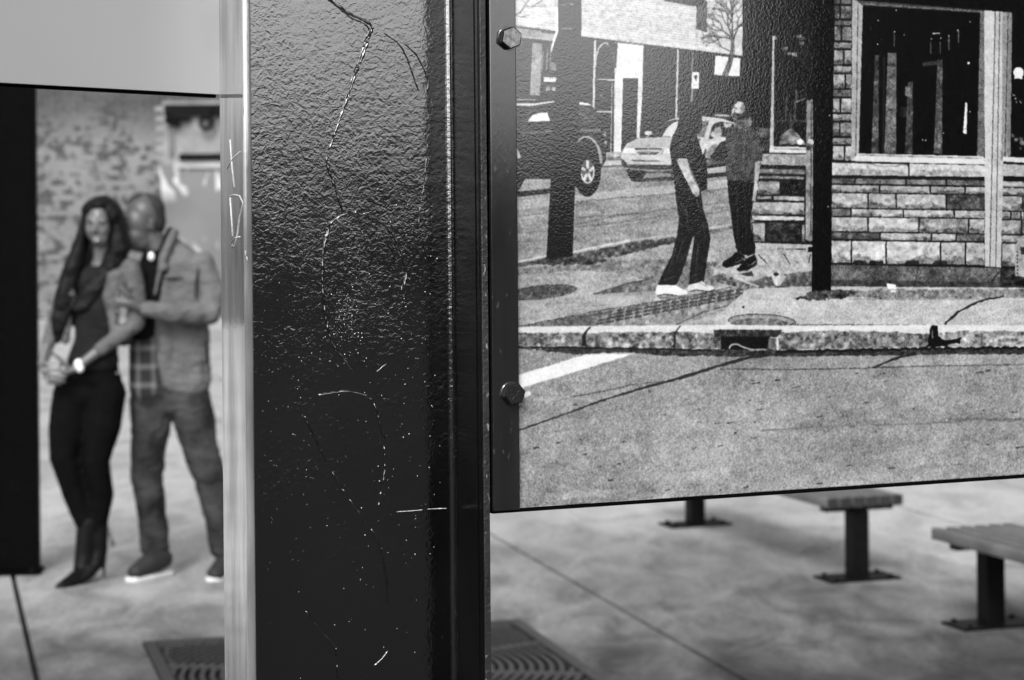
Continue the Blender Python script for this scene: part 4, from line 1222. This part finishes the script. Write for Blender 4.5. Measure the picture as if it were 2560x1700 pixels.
jp = [(bx_of(402), bz_of(412)), (bx_of(640), bz_of(418)), (bx_of(640), 0.3), (bx_of(420), 0.3), (bx_of(416), bz_of(560)), (bx_of(408), bz_of(500)), (bx_of(398), bz_of(450))]
bm = bmesh.new()
fr_ = [bm.verts.new((x, -0.030, z)) for x, z in jp]; bk_ = [bm.verts.new((x, -0.015, z)) for x, z in jp]
bm.faces.new(fr_); bm.faces.new(bk_[::-1])
for i in range(len(jp)): bm.faces.new((fr_[i], bk_[i], bk_[(i + 1) % len(jp)], fr_[(i + 1) % len(jp)]))
bm_obj('mural_board', bm, M_MUR, wall)
box_obj('ledge', bx_of(440), bx_of(640), -0.08, 0.0, bz_of(422), bz_of(404), M_LEDGE, wall)

# ---------------------------------------------------------------- places behind the camera, seen only as reflections
M_DKB = simple('dark_brick', 0.02, 0.9, 0.3, 2, kind='Position', spec=0.1)
M_GLD = simple('dark_glass', 0.01, 0.1, 0.2, 2, spec=0.3)
def building(loc, rz, w, d, h, label, nwin):
    b = empty('shop_building', loc, rz); tag(b, label, 'building')
    box_obj('wall', 0, w, 0, d, -0.02, h, M_DKB, b); box_obj('roof', -0.15, w + .15, -.15, d + .15, h + .001, h + .25, M_BLACK, b)
    for k in range(nwin):
        x = (k + .5) * w / nwin
        f = box_obj('window', x - w / nwin * .32, x + w / nwin * .32, -0.05, -0.002, 1.0, min(2.6, h - .5), M_BLACK, b)
        box_obj('pane', x - w / nwin * .28, x + w / nwin * .28, -0.07, -0.052, 1.1, min(2.5, h - .6), M_GLD, f)
    return b
building((19.3, 5.3, 0), R(255), 16, 10, 8.0, 'dark brick shop building across the street behind the camera, on the right', 6)
building((75.5, -32, 0), R(215), 80, 12, 3.1, 'long low dark brick building far behind the camera', 16)

# unseen low wall added ahead left so the grey flange reflects something dark
pw = empty('reflected_dark_wall', (-26, 19.0, 0), R(38)); tag(pw, 'low dark stone planter wall left of the plaza', 'wall')
box_obj('wall_body', 0, 17, 0, 1.2, -0.02, 1.05, M_DKB, pw, 0.02); box_obj('coping', -0.05, 17.05, -0.05, 1.25, 1.052, 1.12, M_DKB, pw, 0.01)
# ---------------------------------------------------------------- people
def ellip(bm, c, r, sub=2):
    bmesh.ops.create_icosphere(bm, subdivisions=sub, radius=1.0, matrix=Matrix.Translation(c) @ Matrix.Diagonal((r[0], r[1], r[2], 1)))

class Fig:
    """collects ellipsoid chains given as photo pixels (x, y, depth offset in px, half width, half depth)"""
    def __init__(s, D): s.D = D; s.k = D / F_PX; s.bm = bmesh.new()
    def P(s, x, y, d=0.0): return W(x, y, s.D + d * s.k) if False else (W(x, y, s.D) + Vector((0, d * s.k, 0)))
    def e(s, x, y, d, rx, ry, rz, sub=2): ellip(s.bm, s.P(x, y, d), (rx * s.k, ry * s.k, rz * s.k), sub); return s
    def chain(s, pts, grow=0.0):
        pts = [tuple(p) + (p[3],) if len(p) == 4 else tuple(p) for p in pts]
        for a, b in zip(pts[:-1], pts[1:]):
            L = math.dist(a[:3], b[:3]); r = min(a[3], b[3])
            n = max(1, int(L / max(1.5, r * 0.35)))
            for i in range(n + 1):
                t = i / n; q = [a[j] + (b[j] - a[j]) * t for j in range(len(a))]
                rd = q[4] if len(q) > 4 else q[3]
                ellip(s.bm, s.P(q[0], q[1], q[2]), ((q[3] + grow) * s.k, (rd + grow) * s.k, (min(q[3], rd) + grow) * s.k), 2 if q[3] > 8 else 1)
        return s
    def make(s, name, mat, parent, voxel=0.008, smooth_it=4, wrinkle=0.0, wscale=9.0, zmin=None):
        me = bpy.data.meshes.new(name); s.bm.to_mesh(me); s.bm.free()
        o = bpy.data.objects.new(name, me); COL.objects.link(o)
        m_ = o.modifiers.new('r', 'REMESH'); m_.mode = 'VOXEL'; m_.voxel_size = voxel; m_.use_smooth_shade = True
        m2 = o.modifiers.new('s', 'SMOOTH'); m2.factor = 0.5; m2.iterations = smooth_it
        dg = bpy.context.evaluated_depsgraph_get()
        me2 = bpy.data.meshes.new_from_object(o.evaluated_get(dg))
        bpy.data.objects.remove(o); bpy.data.meshes.remove(me)
        if wrinkle:
            for v in me2.vertices:
                n = mnoise.noise(v.co * wscale) + 0.5 * mnoise.noise(Vector((v.co.x, v.co.y, v.co.z * 1.6)) * wscale * 2.3)
                v.co += v.normal * (n * wrinkle)
        if zmin is not None:
            for v in me2.vertices:
                if v.co.z < zmin: v.co.z = zmin
        me2.name = name
        o = mesh_obj(name, me2, mat, None, True)
        o.parent = parent
        o.matrix_parent_inverse = Matrix.Translation(-Vector(parent.location))
        return o

def cloth(name, val, rough=0.85, var=0.25, scale=12, wr=14, wd=0.01):
    mt, nt, b = mat_new(name)
    v = coords(nt, 'Position')
    nt.links.new(ramp(nt, noise(nt, v, scale, 4, 0.6), [(0.3, val * (1 - var)), (0.7, val * (1 + var))]), b.inputs['Base Color'])
    b.inputs['Roughness'].default_value = rough; b.inputs['Specular IOR Level'].default_value = 0.05
    n = noise(nt, coords(nt, 'Position', (1, 1, 1.7)), wr, 2.5, 0.5, 0.5)
    nt.links.new(bump(nt, n, 0.8, wd), b.inputs['Normal'])
    return mt
M_SKIN_F = simple('brown_skin_woman', 0.10, 0.30, 0.12, 9)
M_SKIN_M = simple('brown_skin_man', 0.065, 0.42, 0.15, 9)
M_HAIR = simple('black_hair', 0.004, 0.45, 0.3, 40, spec=0.15, bscale=90, bdist=0.004)
M_TOP = cloth('dark_grey_top', 0.014)
M_CARD = cloth('grey_leather_jacket', 0.10, 0.45, 0.3, 12, 13, 0.03)
M_PANT = cloth('black_jeans', 0.003, 0.8)
M_BOOT = simple('black_boots', 0.004, 0.45, 0.2, 20, spec=0.15)
M_JACK = cloth('grey_canvas_jacket', 0.115, 0.8, 0.2, 8, 11, 0.03)
M_DENIM = cloth('dark_denim', 0.034, 0.85, 0.75, 6, 9, 0.035)
M_SHOE = simple('dark_sneaker', 0.012, 0.7, 0.3, 20)
M_SOLE = simple('white_sole', 0.55, 0.5, 0.1, 20)
M_EYE = simple('dark_eye', 0.02, 0.2, 0.1, 20)
M_TEETH = simple('smile', 0.45, 0.3, 0.1, 20)
M_WATCH = simple('shiny_watch', 0.85, 0.15, 0.05, 20, metal=0.2)
M_LIP2 = simple('lips', 0.07, 0.4, 0.1, 20)
M_COLLAR_SHADE = cloth('black_collar_and_shade', 0.006)
def plaid():
    mt, nt, b = mat_new('plaid_shirt')
    sx = nd(nt, 'ShaderNodeTexWave', wave_type='BANDS', bands_direction='X', i_Scale=4.6)
    sz = nd(nt, 'ShaderNodeTexWave', wave_type='BANDS', bands_direction='Z', i_Scale=3.8)
    v = coords(nt, 'Position'); nt.links.new(v, sx.inputs[0]); nt.links.new(v, sz.inputs[0])
    a = ramp(nt, sx.outputs['Fac'], [(0.72, 0.006), (0.9, 0.075)]); c = ramp(nt, sz.outputs['Fac'], [(0.72, 0.006), (0.9, 0.075)])
    nt.links.new(mixc(nt, 1.0, a, c, 'ADD'), b.inputs['Base Color']); b.inputs['Roughness'].default_value = 0.9
    return mt
M_PLAID = plaid()

def small(name, D, items, mat, parent):
    f = Fig(D)
    for it in items: f.e(*it)
    me = bpy.data.meshes.new(name); f.bm.to_mesh(me); f.bm.free()
    o = mesh_obj(name, me, mat, parent, True); o.matrix_parent_inverse = Matrix.Translation(-Vector(parent.location)); return o

M_CROP = simple('cropped_black_hair', 0.035, 0.8, 0.3, 60, spec=0.1)
# ---- woman
DW_ = 9.62
wbase = WG(215, 1462)
wo = empty('person', (wbase.x, wbase.y, 0)); tag(wo, 'smiling woman with long dark hair, grey jacket, black trousers and boots, hands clasped', 'person')
HR = dict(parent=wo)
def fingers(fg, base, dirs, L, r):
    """four fingers as separate bent chains"""
    for k, (bx_, by_, bd, dx, dy, dd) in enumerate(dirs):
        l = L[k]
        p0 = (bx_, by_, bd, r * 1.05); p1 = (bx_ + dx * l * .5, by_ + dy * l * .5, bd + dd * l * .3, r); p2 = (bx_ + dx * l * .85, by_ + dy * l * .95 + 1.5, bd + dd * l * .9 + 1, r * .85)
        fg.chain([p0, p1, p2])
f = Fig(DW_)
# skull, face, jaw, neck
f.e(249, 548, 2, 35, 46, 46, 3).e(248, 572, -18, 31, 28, 36, 3).e(253, 599, -24, 20, 17, 17, 3).e(246, 566, -44, 6, 9, 13).e(245, 576, -50, 7.5, 7, 6).e(233, 576, -34, 12, 10, 11).e(262, 577, -34, 12, 10, 11)
f.e(237, 549, -38, 14, 7, 4).e(262, 551, -37, 14, 7, 4).e(250, 597, -39, 13, 7, 3.5).e(250, 603, -38, 11, 6, 3.5).e(233, 588, -26, 10, 9, 10).e(266, 589, -26, 10, 9, 10).e(215, 566, -2, 5, 9, 12).e(285, 570, 4, 5, 9, 12)
f.chain([(256, 600, -2, 21, 20), (254, 650, 6, 23, 20), (248, 680, 8, 34, 24)])
# torso
f.chain([(250, 700, 6, 62, 34), (243, 770, 4, 54, 36), (240, 850, 4, 50, 34), (228, 920, 6, 68, 40), (225, 965, 8, 74, 44)])
# her left arm (image right), then forearm down to the clasped hands
f.chain([(315, 688, 4, 24), (338, 740, 0, 20), (340, 808, -12, 18)]); f.chain([(340, 808, -14, 18), (285, 850, -42, 16), (208, 912, -70, 11)])
# her right arm (image left)
f.chain([(182, 700, 4, 22), (152, 770, 0, 19), (134, 830, -14, 17)]); f.chain([(134, 830, -14, 16), (124, 868, -40, 13), (118, 900, -62, 10)])
# palms
f.chain([(204, 915, -70, 12, 8), (176, 926, -76, 15, 8)]); f.chain([(118, 902, -64, 11, 8), (132, 928, -72, 15, 8)])
fingers(f, None, [(168, 908, -80, -1, -.1, -.1), (163, 919, -82, -1, .05, -.15), (162, 930, -82, -1, .15, -.1), (165, 941, -80, -1, .2, 0)], [42, 48, 45, 36], 5.2)
fingers(f, None, [(140, 915, -84, 1, .10, -.1), (143, 928, -86, 1, .15, -.1), (142, 940, -86, 1, .15, 0), (138, 950, -82, 1, .1, .1)], [40, 46, 43, 34], 5.2)
f.chain([(186, 912, -78, 6.5), (168, 892, -86, 6), (156, 880, -90, 5)]); f.chain([(126, 905, -74, 6.5), (142, 885, -86, 6), (150, 868, -90, 5.4)])
# legs inside the trousers
f.chain([(182, 985, 8, 44, 40), (160, 1130, -6, 30), (180, 1240, 14, 24), (212, 1345, 20, 16), (205, 1420, 8, 14)]); f.chain([(268, 985, 8, 44, 40), (240, 1150, -4, 30), (248, 1250, 22, 25), (236, 1350, 26, 16), (232, 1400, 20, 14)])
body = f.make('body', M_SKIN_F, wo, 0.0052, 5)
f = Fig(DW_)   # hair cap and long falls
f.e(254, 530, 14, 46, 46, 44, 3).e(252, 510, -18, 30, 24, 14).e(228, 522, -14, 16, 22, 20).e(276, 528, -12, 16, 24, 24).e(262, 570, 30, 42, 30, 56, 3).e(286, 540, 2, 22, 36, 34, 3).e(222, 528, 0, 18, 30, 24)
f.chain([(216, 540, -4, 12, 20), (204, 600, -8, 17, 20), (186, 670, -18, 27, 20), (168, 740, -28, 28, 16), (156, 800, -32, 24, 14), (150, 850, -30, 12, 10)])
f.chain([(294, 560, 4, 18, 28), (298, 620, -8, 30, 26), (276, 680, -16, 32, 18), (240, 720, -34, 34, 14), (212, 770, -38, 26, 12)])
f.chain([(232, 590, 22, 30, 22), (228, 640, 22, 34, 24)]); f.chain([(276, 590, 22, 24, 22), (280, 640, 20, 28, 24)]); f.chain([(212, 640, 14, 26, 30), (196, 740, 20, 40, 26), (180, 800, 20, 24, 20)]); f.chain([(250, 640, 30, 46, 26), (300, 690, 26, 30, 22)])
f.make('hair', M_HAIR, wo, 0.008, 3, 0.006, 26)
f = Fig(DW_)   # top
f.chain([(248, 700, 4, 60, 40), (243, 770, 0, 57, 44), (240, 850, 0, 54, 39), (232, 900, 2, 66, 43)], 2)
f.make('top', M_TOP, wo, 0.009, 3, 0.003, 9)
f = Fig(DW_)   # open jacket: right lapel side, sleeves
f.chain([(322, 672, 2, 30, 34), (340, 730, -2, 26, 28), (344, 800, -12, 24, 24)]); f.chain([(344, 806, -14, 23), (304, 838, -36, 21), (262, 870, -54, 17)])
f.chain([(178, 690, 4, 28, 32), (150, 770, 0, 24), (132, 832, -14, 21), (126, 860, -32, 18)])
f.chain([(296, 690, -26, 26, 18), (286, 740, -34, 24, 16), (290, 800, -34, 14, 14), (292, 840, -30, 8, 12)]); f.chain([(180, 700, -20, 24, 18), (172, 760, -26, 16, 14), (168, 850, -22, 12, 12)])
f.make('jacket', M_CARD, wo, 0.008, 3, 0.006, 16)
f = Fig(DW_)
f.chain([(230, 890, 6, 60, 40), (226, 950, 8, 80, 48), (222, 985, 10, 88, 50)]); f.chain([(182, 985, 8, 54, 50), (170, 1060, 0, 50, 46), (160, 1140, -6, 37), (186, 1240, 14, 32), (214, 1330, 20, 22)])
f.chain([(262, 985, 8, 54, 50), (256, 1060, 0, 50, 46), (242, 1150, -4, 35), (250, 1240, 20, 32), (236, 1335, 26, 24)])
f.make('trousers', M_PANT, wo, 0.010, 3, 0.003, 9)
f = Fig(DW_)
f.chain([(214, 1310, 20, 27), (208, 1390, 18, 26), (204, 1425, 10, 24)]); f.chain([(206, 1430, 6, 20, 22), (186, 1448, -30, 20, 20), (166, 1458, -60, 17, 14)]); f.chain([(196, 1466, -20, 12), (160, 1468, -62, 10)])
f.chain([(240, 1300, 26, 27), (242, 1380, 30, 23), (236, 1410, 24, 22)]); f.chain([(238, 1412, 26, 18, 20), (222, 1434, 0, 16, 18), (206, 1446, -20, 14, 12)]); f.chain([(252, 1400, 46, 8), (250, 1448, 50, 5)])
f.make('boot', M_BOOT, wo, 0.008, 2, zmin=0.0)
bm = bmesh.new(); f = Fig(DW_)
tube(bm, [f.P(258, 1318, 30), f.P(270, 1345, 30), f.P(278, 1370, 32)], [.012, .009, .012], 6)
o = bm_obj('boot_strap', bm, M_CARD, wo); o.matrix_parent_inverse = Matrix.Translation(-Vector(wo.location)); f.bm.free()
small('eye', DW_, [(236, 557, -42.5, 6, 4, 3.6)], M_EYE, wo); small('eye', DW_, [(260, 559, -42, 6, 4, 3.6)], M_EYE, wo)
small('lips', DW_, [(250, 595.5, -43.5, 12, 4, 2.0), (250, 604.5, -43, 10, 4, 2.0)], M_LIP2, wo); small('teeth', DW_, [(250, 599.8, -44.5, 9, 2.5, 2.2)], M_TEETH, wo)
small('watch', DW_, [(212, 905, -80, 11, 9, 14), (216, 914, -80, 10, 9, 12)], M_WATCH, wo)
small('hip_button', DW_, [(301, 929, -42, 4, 3, 4)], M_CARD, wo)

# ---- man
DM = 9.78
mbase = WG(440, 1436)
mo = empty('person', (mbase.x, mbase.y, 0)); tag(mo, 'bald man in a grey jacket, plaid shirt and jeans leaning over to hold the woman', 'person')
f = Fig(DM)
f.e(360, 534, 0, 47, 46, 50, 3).e(345, 558, -12, 41, 38, 48, 3).e(342, 590, -16, 36, 34, 38, 3).e(352, 606, -10, 34, 34, 26, 3).e(308, 576, -26, 8, 9, 8).e(316, 542, -24, 13, 16, 7).e(315, 598, -30, 11, 11, 8).e(320, 622, -24, 14, 14, 11)
f.e(386, 566, -36, 7, 6, 13).e(388, 556, -40, 6, 4, 7)
f.chain([(372, 590, 2, 34, 32), (398, 640, 8, 40, 36), (420, 680, 10, 48, 40)])
f.chain([(432, 690, 8, 84, 44), (440, 780, 8, 76, 46), (436, 880, 8, 70, 44), (428, 960, 8, 76, 46)])
# arm to her shoulder: upper arm, bent elbow, forearm
f.chain([(508, 672, 0, 28), (530, 740, -26, 24), (524, 782, -58, 21)]); f.chain([(524, 782, -58, 21), (440, 774, -106, 19), (366, 762, -124, 14)])
f.chain([(368, 762, -124, 16, 12), (342, 752, -132, 25, 12), (326, 748, -133, 23, 11)])
fingers(f, None, [(320, 730, -135, -1, .10, .9), (316, 745, -136, -1, .08, .9), (317, 760, -136, -1, .08, .9), (321, 774, -135, -1, .06, .9)], [28, 32, 30, 24], 6.4)
f.chain([(346, 736, -136, 8.5), (334, 722, -138, 8), (327, 710, -138, 6.5)])
# far arm round her back
f.chain([(372, 690, 10, 30), (350, 760, 0, 24), (340, 830, -20, 19), (318, 850, -36, 15)]); f.chain([(318, 850, -36, 14, 10), (300, 856, -44, 14, 9)])
fingers(f, None, [(296, 846, -46, -1, .1, .2), (294, 854, -47, -1, .12, .2), (295, 862, -47, -1, .15, .2), (298, 869, -46, -1, .2, .2)], [20, 23, 21, 17], 5)
f.chain([(376, 1000, 8, 46), (368, 1190, 0, 34), (380, 1340, 12, 22), (392, 1410, 14, 16)]); f.chain([(474, 1000, 8, 46), (520, 1190, 0, 36), (552, 1340, 12, 22), (556, 1410, 14, 16)])
f.make('body', M_SKIN_M, mo, 0.0055, 5)
f = Fig(DM)   # close cropped hair and stubble
f.e(372, 528, 6, 41, 45, 46, 3).e(384, 552, 10, 30, 40, 40, 3).e(352, 512, 6, 36, 40, 31, 3)
f.make('cropped_hair', M_CROP, mo, 0.007, 8)
small('eyebrow', DM, [(318, 544, -38, 9, 5, 3)], M_CROP, mo); small('eye', DM, [(318, 553, -38, 6, 4, 2.2)], M_EYE, mo)
f = Fig(DM)
f.chain([(380, 700, -4, 44, 36), (372, 800, -10, 46, 40), (366, 900, -10, 42, 42), (368, 968, -8, 44, 42)], 2)
f.make('plaid_shirt', M_PLAID, mo, 0.010, 3, 0.003, 8)
f = Fig(DM)
f.chain([(392, 660, -6, 40, 44), (378, 740, -14, 42, 44), (364, 820, -16, 40, 46)], 4)
f.make('jacket_inner_shade', M_COLLAR_SHADE, mo, 0.010, 3, 0.004, 8)  # black filler standing in for the shade inside the open jacket
f = Fig(DM)    # turned down jacket collar and front edge
f.chain([(436, 582, 0, 12, 20), (424, 616, -24, 12, 16), (412, 652, -42, 12, 10), (420, 672, -48, 8, 6)]); f.chain([(412, 652, -44, 9, 8), (402, 700, -50, 7, 7), (394, 735, -52, 6, 6)])
f.make('jacket_collar', M_JACK, mo, 0.006, 2)
f = Fig(DM)
f.chain([(505, 660, -34, 3.5, 6), (498, 700, -46, 3.5, 6), (496, 742, -50, 3.5, 6)])
f.make('seam', M_COLLAR_SHADE, mo, 0.006, 1)
f = Fig(DM); f.chain([(520, 850, -36, 3, 6), (526, 905, -34, 3, 6)])
f.make('seam', M_COLLAR_SHADE, mo, 0.006, 1)
f = Fig(DM)   # jacket: back and the open front on the image right, both sleeves
f.chain([(452, 668, 10, 70, 50), (462, 740, 8, 70, 54), (462, 830, 6, 66, 56), (462, 900, 4, 64, 58), (466, 950, 4, 64, 58)])
f.chain([(430, 620, 22, 26, 30), (452, 656, 14, 50, 44)])
f.chain([(420, 700, -24, 24, 22), (412, 800, -34, 26, 22), (424, 900, -36, 26, 20), (436, 955, -36, 30, 20)])
f.chain([(504, 664, 2, 36, 42), (530, 722, -18, 32, 36), (530, 776, -52, 29, 30)]); f.chain([(528, 782, -56, 29), (450, 777, -100, 26), (384, 766, -118, 21)])
f.chain([(372, 690, 12, 34, 34), (350, 760, 4, 30), (338, 826, -18, 24)])
f.make('jacket', M_JACK, mo, 0.0085, 3, 0.008, 15)
f = Fig(DM)
f.chain([(422, 580, 4, 9, 12), (410, 616, -14, 9, 18), (398, 650, -30, 9, 12), (392, 700, -40, 7, 8)]); f.chain([(424, 576, 14, 9, 20), (418, 590, 40, 9, 12)])
f.make('collar', M_COLLAR_SHADE, mo, 0.006, 2)
small('pendant', DM, [(388, 640, -62, 8, 6, 12)], M_WATCH, mo)
small('pocket_flap', DM, [(440, 690, -48, 26, 5, 5)], M_JACK, mo)
f = Fig(DM)
f.chain([(424, 958, 8, 92, 50), (424, 1000, 8, 96, 52)]); f.chain([(378, 1000, 8, 58, 52), (372, 1090, 4, 50, 46), (368, 1190, 0, 42), (378, 1290, 8, 38), (386, 1364, 12, 38, 38)])
f.chain([(472, 1000, 8, 58, 52), (494, 1090, 4, 50, 46), (522, 1190, 0, 42), (546, 1290, 8, 38), (558, 1366, 12, 38, 38)])
f.make('jeans', M_DENIM, mo, 0.010, 3, 0.010, 12)
for dx, dy, a in ((0, 0, -1), (176, 6, 0.4)):
    f = Fig(DM)
    f.chain([(404 + dx, 1398 + dy, 8, 28, 28), (384 + dx + a * 6, 1404 + dy, -30, 28, 28), (366 + dx + a * 14, 1418 + dy, -70, 23, 20)])
    f.make('sneaker', M_SHOE, mo, 0.008, 2, zmin=0.012)
    f = Fig(DM)
    f.chain([(410 + dx, 1431, 14, 24, 26), (384 + dx + a * 8, 1434, -34, 25, 26), (362 + dx + a * 16, 1437, -72, 22, 18)])
    o = f.make('shoe_sole', M_SOLE, mo, 0.007, 1)
    zs = [v.co.z for v in o.data.vertices]
    for v in o.data.vertices: v.co.z = min(max(v.co.z, 0.0), 0.022)
